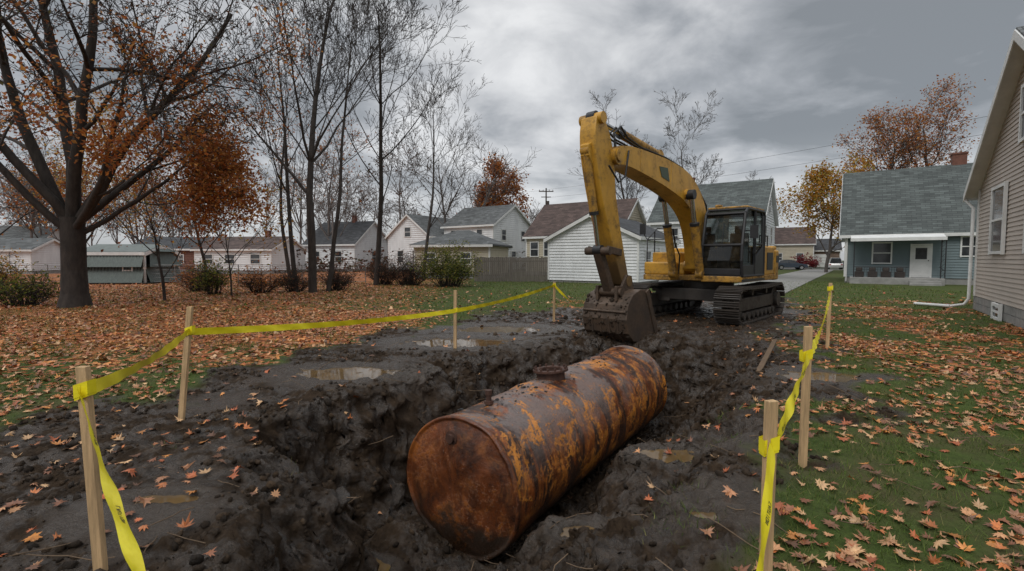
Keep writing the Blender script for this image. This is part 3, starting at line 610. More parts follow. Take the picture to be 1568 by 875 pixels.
for i in range(180): x=-32+i*.125; mb.tube([(x,31.2,.1),(x+.6,31.2,1.22)],.003,3,caps=False); mb.tube([(x+.6,31.2,.1),(x,31.2,1.22)],.003,3,caps=False)
mb.obj('chain_link_fence',mat('galvanised',(.25,.25,.25),.5,.6))
wood=mat('pole_wood',(.07,.055,.045),.9,vs=6)
def pole(x,y,h):
    P=empty('utility_pole',(x,y,0)); mb=MB(); mb.tube([(0,0,0),(0,0,h)],[.16,.11],8); mb.box(-1.2,1.2,-.06,.06,h-.6,h-.45)
    mb.box(-.8,.8,-.06,.06,h-1.5,h-1.38)
    for q in(-1.1,-.5,.5,1.1): mb.tube([(q,0,h-.45),(q,0,h-.25)],.05,6)
    mb.tube([(.3,-.1,h-3),(.3,-.1,h-2.1)],.22,8); mb.obj('pole_and_crossarms',wood,P)
pole(5.6,80,13.2); pole(37,35,12.6); pole(-40,95,12)
mb=MB()
for dx,dz in((0,0),(0,-1.3)):
    mb.tube([(5.6+dx+31.4*s,80-45*s,12.95+dz-.6*s-3.2*s*(1-s)*.6) for s in np.linspace(0,1,20)],.014,4)
mb.tube([(5.6-45.6*s,80+15*s,12.9-.9*s-2*s*(1-s)) for s in np.linspace(0,1,14)],.014,4)
mb.obj('power_lines',iron)
conc=mat('driveway_concrete',(.22,.215,.20),.85,var=.15,vs=1,bs=20)
asph=mat('asphalt',(.055,.055,.057),.8,vs=2,bs=30)
def strip(name,p,d,L,w,z,m):
    d=Vector((*d,0)).normalized(); n=Vector((-d.y,d.x,0)); p=Vector((*p,0)); mb=MB(); K=20
    for i in range(K):
        a=p+d*L*i/K;b_=p+d*(L*(i+1)/K-.02); mb.slab([tuple(v)[:2]+(-.05,) for v in(a+n*w/2,a-n*w/2,b_-n*w/2,b_+n*w/2)],(0,0,z+.05))
    mb.obj(name,m)
strip('driveway',(10.9,23),(.58,.815),60,3.6,.035,conc)
strip('street',(20,99),(.82,-.57),110,8,.03,asph)
strip('pavement',(16,92),(.82,-.57),110,1.6,.13,conc)
# ------------------------------------------------------------------ cars
tyre=mat('tyre',(.02,.02,.02),.9)
def car(name,x,y,yaw,col,suv=False):
    P=empty(name,(x,y,.03),rad(yaw)); pm=mat(name+'_paint',col,.25,.3,var=.06,spec=.6)
    top=1.75 if suv else 1.43
    low=[(-2.2,.35),(-2.25,.7),(-2.15,.95),(-1.5,1.0),(1.0,.95),(1.9,.82),(2.2,.65),(2.25,.35)]
    def arch(cx): return [(cx+.36*math.cos(a),.33+.36*math.sin(a)) for a in np.linspace(0,math.pi,9)]
    prof=low+arch(1.35)+arch(-1.35)
    mb=MB(); vs=[];n=len(prof)
    for yy,k in((-.88,.0),(-.82,1),(.82,1),(.88,0)):
        for (a,z) in prof: vs.append((a*(1 if k else .985),yy,z))
    fs=[]
    for r in range(3): fs+=[(r*n+i,r*n+(i+1)%n,(r+1)*n+(i+1)%n,(r+1)*n+i) for i in range(n)]
    fs+=[tuple(range(n-1,-1,-1)),tuple(range(3*n,4*n))]; mb.add(vs,fs); mb.obj('body',pm,P,.03)
    g=[(-1.75,.97),(1.0,.94),(.35,top-.06),(.1,top),(-1.0,top),(-1.35,top-.05)] if not suv else [(-2.15,.97),(1.0,.94),(.45,top-.06),(.1,top),(-1.9,top),(-2.1,top-.1)]
    mb=MB(); vs=[(a,-.78+.16*(z-.95)/.5,z) for a,z in g]+[(a,.78-.16*(z-.95)/.5,z) for a,z in g]; n=len(g)
    mb.add(vs,[tuple(range(n)),tuple(range(2*n-1,n-1,-1))]+[(i,i+n,(i+1)%n+n,(i+1)%n) for i in range(n)]); mb.obj('greenhouse',glass,P,.03)
    mb=MB(); mb.box(g[4][0]+.02,g[3][0]-.02,-.62,.62,top-.01,top+.025)
    for s in(-1,1):
        for (a,z),(c_,e) in ((g[1],g[2]),(g[2],g[4]),(g[0],g[5]),((-.35,.97),(-.38,top))):
            f=lambda z:s*(.795-.16*(z-.95)/.5); mb.tube([(a,f(z),z),(c_,f(e),e)],.03,5)
    mb.obj('roof_and_pillars',pm,P)
    mb=MB()
    for a in(-1.35,1.35):
        for s in(-1,1): mb.tube([(a,s*.68,.33),(a,s*.88,.33)],.33,18,0); mb.tube([(a,s*.87,.33),(a,s*.895,.33)],.2,12,1)
    mb.obj('wheels',[tyre,mat('alloy',(.4,.4,.4),.4,.8)],P)
    mb=MB(); 
    for s in(-1,1): mb.box(2.14,2.25,s*.7-.15,s*.7+.15,.62,.74,0); mb.box(-2.26,-2.14,s*.7-.13,s*.7+.13,.7,.85,1)
    mb.obj('lamps',[white,mat('red_lens',(.3,.01,.01),.3)],P)
car('parked_car',41.0,71.5,-12,(.05,.065,.09)); car('parked_car',48.0,72,60,(.65,.65,.65),True); car('parked_car',56,79,-32,(.06,.06,.065))
bush('shrub',47.5,78,2.2,1,2.2,1600,np.array([(.30,.03,.04),(.2,.03,.03)]),(.15,.3),14,50)
# ------------------------------------------------------------------ tank
m,nt,b=nodes('rusted_steel'); tc=nt.nodes.new('ShaderNodeTexCoord').outputs['Object']; sx=nt.nodes.new('ShaderNodeSeparateXYZ'); nt.links.new(tc,sx.inputs[0])
a1=noise(nt,tc,1.4,9,.66,.5); a2=noise(nt,tc,4.2,9,.74,.6); a3=noise(nt,tc,24,6,.75); st_=noise(nt,tc,1.9,8,.68,.4,mp=(2.6,.7,.42)); a4=noise(nt,tc,1.1,6,.65,.6,mp=(1.3,1,1)); a5=noise(nt,tc,2.6,9,.7,.8); s2=noise(nt,tc,4.5,7,.68,.3,mp=(2.2,.6,.3))
c=mixc(nt,ramp(nt,a1,[(.36,0),(.64,1)]),(.060,.020,.010),(.29,.075,.014))
c=mixc(nt,ramp(nt,a2,[(.50,0),(.60,1)]),c,(.50,.165,.022))
c=mixc(nt,ramp(nt,s2,[(.50,0),(.66,.7)]),c,(.075,.026,.012))
c=mixc(nt,ramp(nt,st_,[(.49,0),(.56,.95)]),c,(.026,.014,.011))
gm=math_(nt,'MULTIPLY',ramp(nt,a4,[(.46,0),(.52,1)]),ramp(nt,sx.outputs[2],[(.1,0),(.5,1)]))
side=ramp(nt,sx.outputs[0],[(0,0),(.04,1)])
gm=math_(nt,'MULTIPLY',gm,side)
c=mixc(nt,math_(nt,'MULTIPLY',gm,.85),c,mixc(nt,ramp(nt,a3,[(.3,0),(.7,1)]),(.09,.068,.062),(.24,.19,.17)))
fk=math_(nt,'MULTIPLY',ramp(nt,math_(nt,'ADD',math_(nt,'MULTIPLY',a5,.6),math_(nt,'MULTIPLY',a3,.4)),[(.52,0),(.545,1)]),ramp(nt,a1,[(.40,0),(.5,1)]))
c=mixc(nt,math_(nt,'MULTIPLY',fk,.85),c,(.64,.235,.030))
c=mixc(nt,math_(nt,'MULTIPLY',ramp(nt,a3,[(.52,0),(.62,1)]),.5),c,(.05,.02,.01))
hd=ramp(nt,sx.outputs[0],[(0,.78),(.015,0)]); c=mixc(nt,hd,c,mixc(nt,ramp(nt,math_(nt,'ADD',math_(nt,'MULTIPLY',a5,.55),math_(nt,'MULTIPLY',s2,.45)),[(.42,0),(.58,1)]),(.024,.012,.009),(.20,.055,.015)))
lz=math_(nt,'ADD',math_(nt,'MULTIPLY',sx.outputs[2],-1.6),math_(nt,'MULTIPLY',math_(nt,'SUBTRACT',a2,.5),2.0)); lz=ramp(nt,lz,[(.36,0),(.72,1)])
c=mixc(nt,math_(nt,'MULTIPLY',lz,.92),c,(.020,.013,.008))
nt.links.new(c,b.inputs['Base Color']); nt.links.new(ramp(nt,a2,[(.38,.20),(.62,.58)]),b.inputs['Roughness']); b.inputs['Specular IOR Level'].default_value=.5
bump(nt,b,math_(nt,'ADD',math_(nt,'ADD',math_(nt,'MULTIPLY',a3,.5),math_(nt,'MULTIPLY',a2,.8)),math_(nt,'MULTIPLY',fk,.3)),.6,.02)
rust=m
TK=empty('rusted_storage_tank',(-.515,4.71,-.667),math.atan2(3.88,2.585)); R0=.70;L=4.66
prof=[(-.09,.001),(-.09,.06),(-.09,.12),(-.088,.18),(-.086,.25),(-.081,.31),(-.075,.38),(-.068,.44),(-.058,.5),(-.048,.55),(-.035,.6),(-.015,.655),(-.01,.672),(-.028,.684),(-.03,.703),(-.012,.712),(.02,.712),(.03,.702)]
xs=list(np.arange(.07,L-.05,.045)); seams=[1.55,3.1]
for x in xs:
    r=R0+sum(.010*math.exp(-((x-s)/.03)**2) for s in seams); prof.append((x,r))
prof+=[(L-.03,.70),(L-.02,.712),(L+.01,.712),(L+.012,.68),(L+.04,.6),(L+.07,.4),(L+.09,.2),(L+.095,.001)]
n=112; th_=np.arange(n)*2*np.pi/n; pr=np.array(prof); xx=np.repeat(pr[:,0][:,None],n,1); rr2=np.repeat(pr[:,1][:,None],n,1); tt=np.repeat(th_[None],len(pr),0)
den=fbm(xx*1.3,np.cos(tt)*1.3+np.sin(tt)*.9,61,3)*.026+fbm(xx*6,np.cos(tt)*5,62,3)*.005
rr3=rr2+den*np.clip(rr2/.6,0,1)*np.clip(rr2*3-.3,0,1)
xx=xx+fbm(rr2*np.cos(tt)*2.2,rr2*np.sin(tt)*2.2,63,3)*.03*(xx<0)*np.clip(rr2*8,0,1)
V=np.stack([xx,rr3*np.sin(tt),rr3*np.cos(tt)],-1).reshape(-1,3); ii=np.arange(len(pr)*n).reshape(len(pr),n)
F=np.stack([ii[:-1],np.roll(ii,-1,1)[:-1],np.roll(ii,-1,1)[1:],ii[1:]],-1).reshape(-1,4)
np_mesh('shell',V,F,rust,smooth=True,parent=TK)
mb=MB(); u=Vector((0,math.sin(.08),math.cos(.08))); p=Vector((1.95,0,0))
def ring(mb,c,u,r0,r1,h0,h1,m=0,n=28):
    a=u.orthogonal().normalized(); b=u.cross(a); vs=[]
    for r,h in((r1,h0),(r1,h1),(r0,h1),(r0,h0)): vs+=[c+u*h+(a*math.cos(2*math.pi*k/n)+b*math.sin(2*math.pi*k/n))*r for k in range(n)]
    mb.add(vs,[(j*n+k,j*n+(k+1)%n,(j+1)%4*n+(k+1)%n,(j+1)%4*n+k) for j in range(4) for k in range(n)],m)
ring(mb,p,u,.16,.185,.64,.80); ring(mb,p,u,.155,.235,.785,.812); ring(mb,p,u,0.001,.158,.70,.725,1)  # last ring: solid disc coloured black as the shade inside the open manhole
a=u.orthogonal().normalized(); bb=u.cross(a)
for k in range(14):
    q=p+(a*math.cos(k*2*math.pi/14)+bb*math.sin(k*2*math.pi/14))*.21; mb.tube([q+u*.812,q+u*.845],.015,6,sm=False)
u2=Vector((0,math.sin(.05),math.cos(.05))); q=Vector((.53,0,0)); mb.tube([q+u2*.66,q+u2*.84],.03,14); mb.tube([q+u2*.70,q+u2*.735],.055,6,sm=False); mb.tube([q+u2*.80,q+u2*.85],.042,6,sm=False)
mb.tube([(-.10,.06,.50),(-.055,.06,.50)],.045,16); mb.tube([(-.07,.06,.50),(-.02,.06,.50)],.07,16)
mb.obj('manhole_collar_and_fittings',[mat('dark_rust',(.06,.026,.016),.7,vs=12,var=.6,bs=30),mat('painted_hole_shade',(.006,.005,.004),.9)],TK)
x=rng.normal(2.4,1.1,300).clip(.3,4.4); ph_=rng.normal(.12,.28,300); s=.004+.02*rng.uniform(0,1,300)**4
Lc=np.repeat(ico[None],300,0)*rng.uniform(.55,1.35,(300,12,1))*np.array([1.3,1.1,.5])*s[:,None,None]; Lc+=np.stack([x,(.705)*np.sin(ph_),.705*np.cos(ph_)],1)[:,None,:]
np_mesh('soil_crumbs',Lc.reshape(-1,3),(icf[None]+(np.arange(300)*12)[:,None,None]).reshape(-1,3),attrmat('crumb',.9),np.full((300*12,3),.035),parent=TK)
# ------------------------------------------------------------------ stakes and tape
lum=mat('stake_pine',(.50,.33,.17),.75,var=.35,vs=5,bs=30,bst=.4,mp=(8,8,.6))
ST=[((-2.13,2.42),(-2.18,2.43),1.056),((-3.31,4.76),(-3.18,4.76),1.13),((-1.01,8.52),(-1.0,8.52),1.05),((1.07,12.3),(1.08,12.3),1.02),((5.72,8.7),(5.74,8.7),1.17),((2.26,3.68),(2.27,3.68),1.085),((1.22,2.25),(1.23,2.26),.93),((-.62,1.05),(-.62,1.05),.45),((.52,1.1),(.52,1.1),.4)]
yel,nt,b=nodes('yellow_plastic'); b.inputs['Roughness'].default_value=.35; tc=nt.nodes.new('ShaderNodeTexCoord').outputs['Object']
nt.links.new(ramp(nt,noise(nt,tc,6),[(.3,(.76,.62,.012)),(.7,(.92,.80,.03))]),b.inputs['Base Color']); bump(nt,b,noise(nt,tc,25,3),.2,.01)
blk=mat('black_print',(.03,.03,.02),.5)
R=random.Random(9)
for i,((x,y),(tx,ty),h) in enumerate(ST):
    P=empty('survey_stake',(x,y,0),R.uniform(-.35,.35)); mb=MB(); z0=Hs(x,y)-.12
    ang=P.rotation_euler[2]; dx,dy=tx-x,ty-y; lx=dx*math.cos(ang)+dy*math.sin(ang); ly=-dx*math.sin(ang)+dy*math.cos(ang)
    w,d=.027,.017; vs=[]
    for f in(0,.25,.5,.75,1): 
        z=z0+(h-z0)*f; cx,cy=lx*z/h,ly*z/h
        vs+=[(cx-w,cy-d,z),(cx+w,cy-d,z),(cx+w,cy+d,z),(cx-w,cy+d,z)]
    fs=[(0,3,2,1),(16,17,18,19)]+[(k*4+j,k*4+(j+1)%4,(k+1)*4+(j+1)%4,(k+1)*4+j) for k in range(4) for j in range(4)]
    mb.add(vs,fs); mb.obj('lath',lum,P,.003)
GL={'C':[(1,0,0,0),(0,0,0,1),(0,1,1,1)],'A':[(0,0,.5,1),(.5,1,1,0),(.22,.42,.78,.42)],'U':[(0,1,0,0),(0,0,1,0),(1,0,1,1)],'T':[(0,1,1,1),(.5,1,.5,0)],'I':[(.5,0,.5,1)],'O':[(0,0,1,0),(1,0,1,1),(1,1,0,1),(0,1,0,0)],'N':[(0,0,0,1),(0,1,1,0),(1,0,1,1)]}
def tape(runs,name):
    mb=MB(); W=.036
    for (p0,p1,sag,tw0,tw1,txt) in runs:
        p0=Vector(p0);p1=Vector(p1);Lr=(p1-p0).length; d=(p1-p0).normalized()
        def pos(s,w,off=0):
            f=s/Lr; c=p0.lerp(p1,f); c.z-=sag*4*f*(1-f); tw=tw0+(tw1-tw0)*f+.25*math.sin(f*9+p0.x)*min(1,4*f*(1-f)*2); 
            up=Vector((0,0,1)); up=(up-d*up.dot(d)).normalized(); n=d.cross(up).normalized()
            u=up*math.cos(tw)+n*math.sin(tw); nn=d.cross(u); return c+u*w+nn*(off+.005*math.sin(s*17+w*40)*min(1,20*f*(1-f)))
        K=max(4,int(Lr/.05)); vs=[]
        for i in range(K+1):
            for j in(-1,-.33,.33,1): vs.append(pos(Lr*i/K,W*j))
        mb.add(vs,[(i*4+j,i*4+j+1,i*4+j+5,i*4+j+4) for i in range(K) for j in range(3)],0,True)
        s=.3
        while txt and s<Lr-.3:
            for ch in 'CAUTION':
                for (a,b_,c_,e) in GL[ch]:
                    A_=Vector((a*.010,(b_-.5)*.018-.012));B_=Vector((c_*.010,(e-.5)*.018-.012)); t=(B_-A_).normalized(); q=Vector((-t.y,t.x))*.0016
                    A_=A_-t*.001;B_=B_+t*.001
                    for o in(-.0012,.0012): mb.add([pos(s+v.x,v.y,o) for v in(A_+q,A_-q,B_-q,B_+q)],[(0,1,2,3)],1)
                s+=.0155
            s+=.42
    mb.obj(name,[yel,blk])
A0=(-2.175,2.40,.93);B0=(-3.19,4.73,.885);C0=(-1.0,8.49,.69);D0=(1.075,12.27,.935);E0=(5.735,8.67,1.07);F0=(2.262,3.655,.86);G0=(1.228,2.235,.71)
tape([(A0,(-.62,1.03,.30),.07,.35,.9,1),(A0,B0,.05,.1,.25,0),(B0,C0,.05,.2,-.1,0),(C0,D0,.05,0,.3,0),(D0,(1.6,12.0,.42),.02,.2,1.2,0)],'caution_tape')
tape([(E0,F0,.14,0,.25,0),(F0,G0,.025,.25,.1,1),(G0,(.52,1.08,.10),.02,.3,.9,1)],'caution_tape')
mb=MB()
for (x,y,z) in (A0,B0,C0,D0,E0,F0,G0):
    y+=.03
    for dz,rr4 in((0,.034),(.012,.036)):
        vs=[(x+sx_*rr4,y+sy_*rr4*.75,z+dz+h_+.012*sx_) for h_ in(-.034,.034) for sx_,sy_ in((-1,-1),(1,-1),(1,1),(-1,1))]
        mb.add(vs,[(k,(k+1)%4,(k+1)%4+4,k+4) for k in range(4)])
mb.obj('tape_wraps',yel)
mb=MB(); p0=Vector((3.35,6.5,Hs(3.35,6.5)+.02)); p1=Vector((4.55,8.3,Hs(4.55,8.3)+.2)); d=(p1-p0)/2; u=Vector((0,0,1)).cross(d).normalized(); mb.obox((p0+p1)/2,d,u*.035,d.cross(u).normalized()*.015); mb.obj('timber_board',mat('old_board',(.11,.07,.04),.9,vs=8),None,.004)
segs=[]
for i in range(170):
    x=R.uniform(-3.2,4.2);y=R.uniform(2.2,10); 
    z=Hs(x,y)+.01; a=R.uniform(0,6.28);l=R.uniform(.08,.45); el=R.uniform(-.1,.5); p=(x,y,z)
    for k in range(4):
        a+=R.gauss(0,.35); q=(p[0]+math.cos(a)*l/4,p[1]+math.sin(a)*l/4,max(Hs(p[0],p[1])+.005,p[2]+el*l/4)); segs.append((*p,*q,.004,.003)); p=q
segmesh(segs,'twigs_and_roots',mat('root',(.15,.10,.06),.9))
# ------------------------------------------------------------------ excavator
EX=empty('excavator',(5.6,13.8,0.0),math.atan2(-.733,-.68))
cy=dirty('machine_yellow',(.62,.325,.035),dirt=(.075,.052,.035),rough=.42,amount=.50); cyd=dirty('machine_yellow_worn',(.48,.25,.035),rough=.5,amount=.85,vs=3.5)
cyl_low=dirty('machine_yellow_muddy',(.60,.315,.035),dirt=(.07,.047,.03),rough=.45,amount=.55,zlow=2.0)
steel=dirty('track_steel',(.06,.05,.042),dirt=(.050,.036,.026),rough=.5,amount=.7); bk=dirty('bucket_steel',(.10,.062,.038),dirt=(.038,.026,.018),rough=.5,amount=1.0)
blackp=mat('black_paint',(.018,.018,.02),.45,var=.3); chrome=mat('cylinder_rod',(.5,.5,.5),.18,1.0,var=.1); rub=mat('hose_rubber',(.015,.015,.015),.6)
for s in(-1,1):
    c0=s*1.2; xl,r,zc=1.58,.42,.455; per=4*xl+2*math.pi*r; K=50; mb=MB()
    def loop(t):
        t%=per
        if t<2*xl: return (-xl+t,zc+r,0)
        t-=2*xl
        if t<math.pi*r: a=t/r; return (xl+r*math.sin(a),zc+r*math.cos(a),a)
        t-=math.pi*r
        if t<2*xl: return (xl-t,zc-r,math.pi)
        t-=2*xl; a=math.pi+t/r; return (-xl+r*math.sin(a),zc+r*math.cos(a),a)
    for k in range(K):
        x,z,a=loop(per*k/K); sagz=-.03*math.cos(x/xl*math.pi/2) if a==0 else 0
        T=Vector((math.cos(a),0,-math.sin(a)));Nn=Vector((math.sin(a),0,math.cos(a))); C=Vector((x,c0,z+sagz))
        mb.obox(C,T*.074,Vector((0,.3,0)),Nn*.014); 
        for q in(-.055,0,.055): mb.obox(C+Nn*.035+T*q,T*.008,Vector((0,.298,0)),Nn*.024)
        mb.obox(C-Nn*.05,T*.07,Vector((0,.09,0)),Nn*.04)
    mb.obj('track_chain',steel,EX)
    mb=MB(); mb.prism([(-1.35,.3),(1.35,.3),(1.45,.45),(1.3,.62),(-1.3,.62),(-1.45,.45)],c0-.15,c0+.15)
    for x in np.linspace(-1.25,1.25,8): mb.tube([(x,c0-.2,.17),(x,c0+.2,.17)],.095,14)
    for x in(-.6,.6): mb.tube([(x,c0-.18,.73),(x,c0+.18,.73)],.07,12)
    mb.tube([(xl,c0-.14,zc),(xl,c0+.14,zc)],.33,24); mb.tube([(xl,c0-.2,zc),(xl,c0+.2,zc)],.12,16)
    mb.tube([(-xl,c0-.12,zc),(-xl,c0+.12,zc)],.34,18,sm=False); mb.tube([(-xl,c0-.24,zc),(-xl,c0+.24,zc)],.2,18)
    mb.obj('track_frame',steel,EX,.01)
mb=MB(); mb.box(-.95,.95,-.95,.95,.48,.8); 
for s in(-1,1):
    for x in(-.75,.75): mb.prism([(x-.22,.42),(x+.22,.42),(x+.16,.75),(x-.16,.75)],min(s*.7,s*1.15),max(s*.7,s*1.15))
mb.tube([(0,0,.8),(0,0,1.02)],.68,36); mb.obj('carbody',steel,EX,.02)
mb=MB(); mb.prism([(-1.95,-1.2),(-1.6,-1.36),(1.25,-1.36),(1.35,-1.25),(1.35,-.5),(1.0,-.42),(1.0,.32),(1.5,.38),(1.5,1.3),(1.4,1.38),(-1.6,1.38),(-1.95,1.2)],1.02,1.17,axis='z'); mb.obj('deck',cyd,EX,.02)
pl=[(-1.35,-1.36)]+[(-1.62-.42*math.sin(a),-1.0-.36*math.cos(a)) for a in np.linspace(0,math.pi/2,7)]+[(-1.62-.42*math.sin(a),1.0+.38*math.cos(a)) for a in np.linspace(math.pi/2,0,7)]+[(-1.35,1.38)]
mb=MB(); mb.prism(pl,1.0,1.86,axis='z'); mb.prism([(x*.985 if x<-1.4 else x,y*.96) for x,y in pl],1.86,1.98,axis='z'); mb.obj('counterweight',cy,EX,.05)
mb=MB(); mb.box(-1.34,-.36,-1.34,1.36,1.17,1.93); mb.box(-1.2,-.5,-.8,.7,1.93,2.08)
mb.prism([(-.36,1.17),(-.28,1.17),(-.30,1.95),(-.36,1.93)],.4,1.36); mb.obj('engine_housing',cy,EX,.05)
mb=MB(); mb.box(-.34,.75,-1.35,-.5,1.17,1.80); mb.box(.76,1.28,-1.33,-.55,1.17,1.52); mb.box(-.34,.95,-.46,-.3,1.17,1.5); mb.box(-.34,.5,-.3,.35,1.17,1.45); mb.obj('fuel_tank_and_toolbox',cy,EX,.04)
mb=MB(); mb.box(-1.15,-.6,1.362,1.372,1.3,1.78)
for k in range(9): mb.box(-1.12,-.63,1.372,1.38,1.34+k*.05,1.36+k*.05)
mb.box(-1.7,-1.45,1.382,1.392,1.5,1.7); mb.box(-.36,1.5,1.381,1.388,1.04,1.1)
mb.tube([(-.9,-.5,2.08),(-.9,-.5,2.35),(-.98,-.5,2.45)],.06,12)
mb.box(-1.345,-1.335,-1.3,1.3,1.2,1.9)
mb.obj('vents_exhaust_decals',blackp,EX)
mb=MB()
for pts in ([(1.2,-1.28,1.5),(1.2,-1.28,2.15),(.6,-1.28,2.5),(-.2,-1.28,2.5),(-.3,-1.28,1.8)],[(.75,-1.28,1.8),(.75,-1.28,2.4)],[(1.2,-.62,1.5),(1.2,-.62,2.15),(1.2,-1.28,2.15)],[(-1.2,1.2,1.95),(-1.2,1.2,2.25),(-.45,1.2,2.25),(-.45,1.2,1.95)],[(-1.2,-1.2,1.93),(-1.2,-1.2,2.25),(-.45,-1.2,2.25),(-.45,-1.2,1.93)]): mb.tube(pts,.018,8)
mb.obj('handrails',blackp,EX)
cp=[(-.28,1.18),(1.42,1.18),(1.50,1.55),(1.47,1.95),(1.28,2.74),(1.12,2.86),(-.2,2.86),(-.28,2.78)]
m,nt,b=nodes('cab_glass'); tr=nt.nodes.new('ShaderNodeBsdfTransparent'); tr.inputs[0].default_value=(.55,.6,.6,1); gl=nt.nodes.new('ShaderNodeBsdfGlossy'); gl.inputs['Roughness'].default_value=.04
tcg=nt.nodes.new('ShaderNodeTexCoord').outputs['Object']; df=nt.nodes.new('ShaderNodeBsdfDiffuse'); df.inputs[0].default_value=(.10,.09,.07,1)
fr=nt.nodes.new('ShaderNodeFresnel'); fr.inputs[0].default_value=1.7; mx=nt.nodes.new('ShaderNodeMixShader'); nt.links.new(fr.outputs[0],mx.inputs[0]); nt.links.new(tr.outputs[0],mx.inputs[1]); nt.links.new(gl.outputs[0],mx.inputs[2])
mx2=nt.nodes.new('ShaderNodeMixShader'); nt.links.new(ramp(nt,noise(nt,tcg,4,6,.7),[(.45,.05),(.75,.5)]),mx2.inputs[0]); nt.links.new(mx.outputs[0],mx2.inputs[1]); nt.links.new(df.outputs[0],mx2.inputs[2])
nt.links.new(mx2.outputs[0],nt.nodes['Material Output'].inputs[0]); cglass=m
y0,y1=.40,1.36
mb=MB(); ins=lambda p:[(.55+(x-.55)*.975,2.0+(z-2.0)*.975) for x,z in p]; mb.prism(ins(cp),y0+.03,y1-.03); mb.obj('cab_windows',cglass,EX)
mb=MB()
for yy in(y0,y1):
    for i in range(len(cp)):
        a=cp[i];c_=cp[(i+1)%len(cp)]; mb.tube([(a[0],yy,a[1]),(c_[0],yy,c_[1])],.038,6,sm=False)
    mb.tube([(.52,yy,1.2),(.52,yy,2.84)],.035,6,sm=False)
    mb.tube([(-.28,yy,2.0),(.52,yy,2.0)],.02,6,sm=False)
for (x,z) in(cp[1],cp[3],cp[4],cp[5],cp[6],cp[0]): mb.tube([(x,y0,z),(x,y1,z)],.035,6,sm=False)
mb.tube([(1.49,.88,1.9),(1.34,.88,2.5)],.008,5)
mb.tube([(.6,y1+.05,1.5),(.6,y1+.05,2.2)],.014,6); mb.box(.6,.66,y1+.0,y1+.05,1.75,1.8)
mb.tube([(1.3,y1,2.3),(1.35,y1+.22,2.3)],.014,6); mb.box(1.32,1.36,y1+.14,y1+.32,2.1,2.42); mb.tube([(1.2,-1.28,2.15),(1.22,-1.4,2.35)],.014,6); mb.box(1.2,1.24,-1.5,-1.33,2.3,2.6)
mb.obj('cab_frame',blackp,EX)
mb=MB(); mb.prism([(-.25,1.2),(.5,1.2),(.5,1.62),(-.25,1.98)],y1-.028,y1+.012); mb.prism([(-.26,1.2),(-.1,1.2),(-.1,2.75),(-.26,2.75)],y1-.027,y1+.01); mb.prism([(.53,1.2),(1.40,1.2),(1.46,1.45),(.53,1.45)],y1-.028,y1+.012); mb.box(1.3,1.47,y0+.03,y1-.03,1.2,1.36); mb.obj('cab_panels',blackp,EX,.01)
mb=MB(); mb.box(-.26,1.15,y0-.01,y1+.01,2.87,2.93); mb.box(.95,1.1,.55,.7,2.93,3.0); mb.obj('cab_roof',cyd,EX,.025)
mb=MB(); mb.box(.15,.65,.62,1.12,1.5,1.66); mb.box(.08,.22,.64,1.10,1.6,2.3); mb.box(.1,.2,.75,.99,2.3,2.5); mb.box(-.2,1.3,.45,1.3,1.2,1.3); mb.box(1.15,1.28,.7,1.0,1.3,1.95); mb.box(.3,.75,.52,.6,1.5,1.85); mb.box(.3,.75,1.14,1.22,1.5,1.85); mb.obj('cab_seat_and_console',mat('seat',(.03,.03,.032),.8),EX,.03)
def plate(cl,y0,y1,mb,m=0,sub=5):
    pts=np.array(cl); tt=np.linspace(0,len(pts)-1,(len(pts)-1)*sub+1)
    def cr(k):
        out=[]
        for q in tt:
            i=min(int(q),len(pts)-2); f=q-i; p=[pts[max(0,min(len(pts)-1,i+j)),k] for j in(-1,0,1,2)]
            out.append(.5*((2*p[1])+(-p[0]+p[2])*f+(2*p[0]-5*p[1]+4*p[2]-p[3])*f*f+(-p[0]+3*p[1]-3*p[2]+p[3])*f**3))
        return np.array(out)
    x,z,w=cr(0),cr(1),cr(2); dx,dz=np.gradient(x),np.gradient(z); l=np.hypot(dx,dz); nx_,nz_=-dz/l,dx/l
    U=[(x[i]+nx_[i]*w[i]/2,z[i]+nz_[i]*w[i]/2) for i in range(len(x))];D=[(x[i]-nx_[i]*w[i]/2,z[i]-nz_[i]*w[i]/2) for i in range(len(x))]
    n=len(x); vs=[]
    for yy in(y0,y1): vs+=[(a,yy,c_) for a,c_ in U]+[(a,yy,c_) for a,c_ in D]
    fs=[]
    for i in range(n-1):
        fs+=[(i,i+1,n+i+1,n+i),(2*n+i,3*n+i,3*n+i+1,2*n+i+1),(i,2*n+i,2*n+i+1,i+1),(n+i,n+i+1,3*n+i+1,3*n+i)]
    fs+=[(0,n,3*n,2*n),(n-1,3*n-1,4*n-1,2*n-1)]
    mb.add(vs,fs,m); return U,D
mb=MB(); BCL=[(.85,1.35,.38),(.92,2.1,.56),(1.25,2.85,.72),(2.0,3.34,.75),(3.0,3.55,.66),(4.1,3.66,.52),(4.9,3.70,.42),(5.42,3.65,.34)]
U,D=plate(BCL,-.23,.23,mb); mb.tube([(5.42,-.3,3.65),(5.42,.3,3.65)],.13,18); mb.tube([(.85,-.32,1.4),(.85,.32,1.4)],.15,18)
mb.prism([(3.0,3.78),(3.5,3.83),(3.35,4.08),(3.15,4.08)],-.1,.1)
mb.tube([(2.15,-.3,3.2),(2.15,.3,3.2)],.12,16)
for k in(8,14,20,27):
    a,c_=U[k],D[k]
    for s in(-1,1): mb.obox(((a[0]+c_[0])/2,s*.232,(a[1]+c_[1])/2),((a[0]-c_[0])/2,0,(a[1]-c_[1])/2),(0,.004,0),(.018,0,0))
mb.obj('boom',cy,EX,.025)
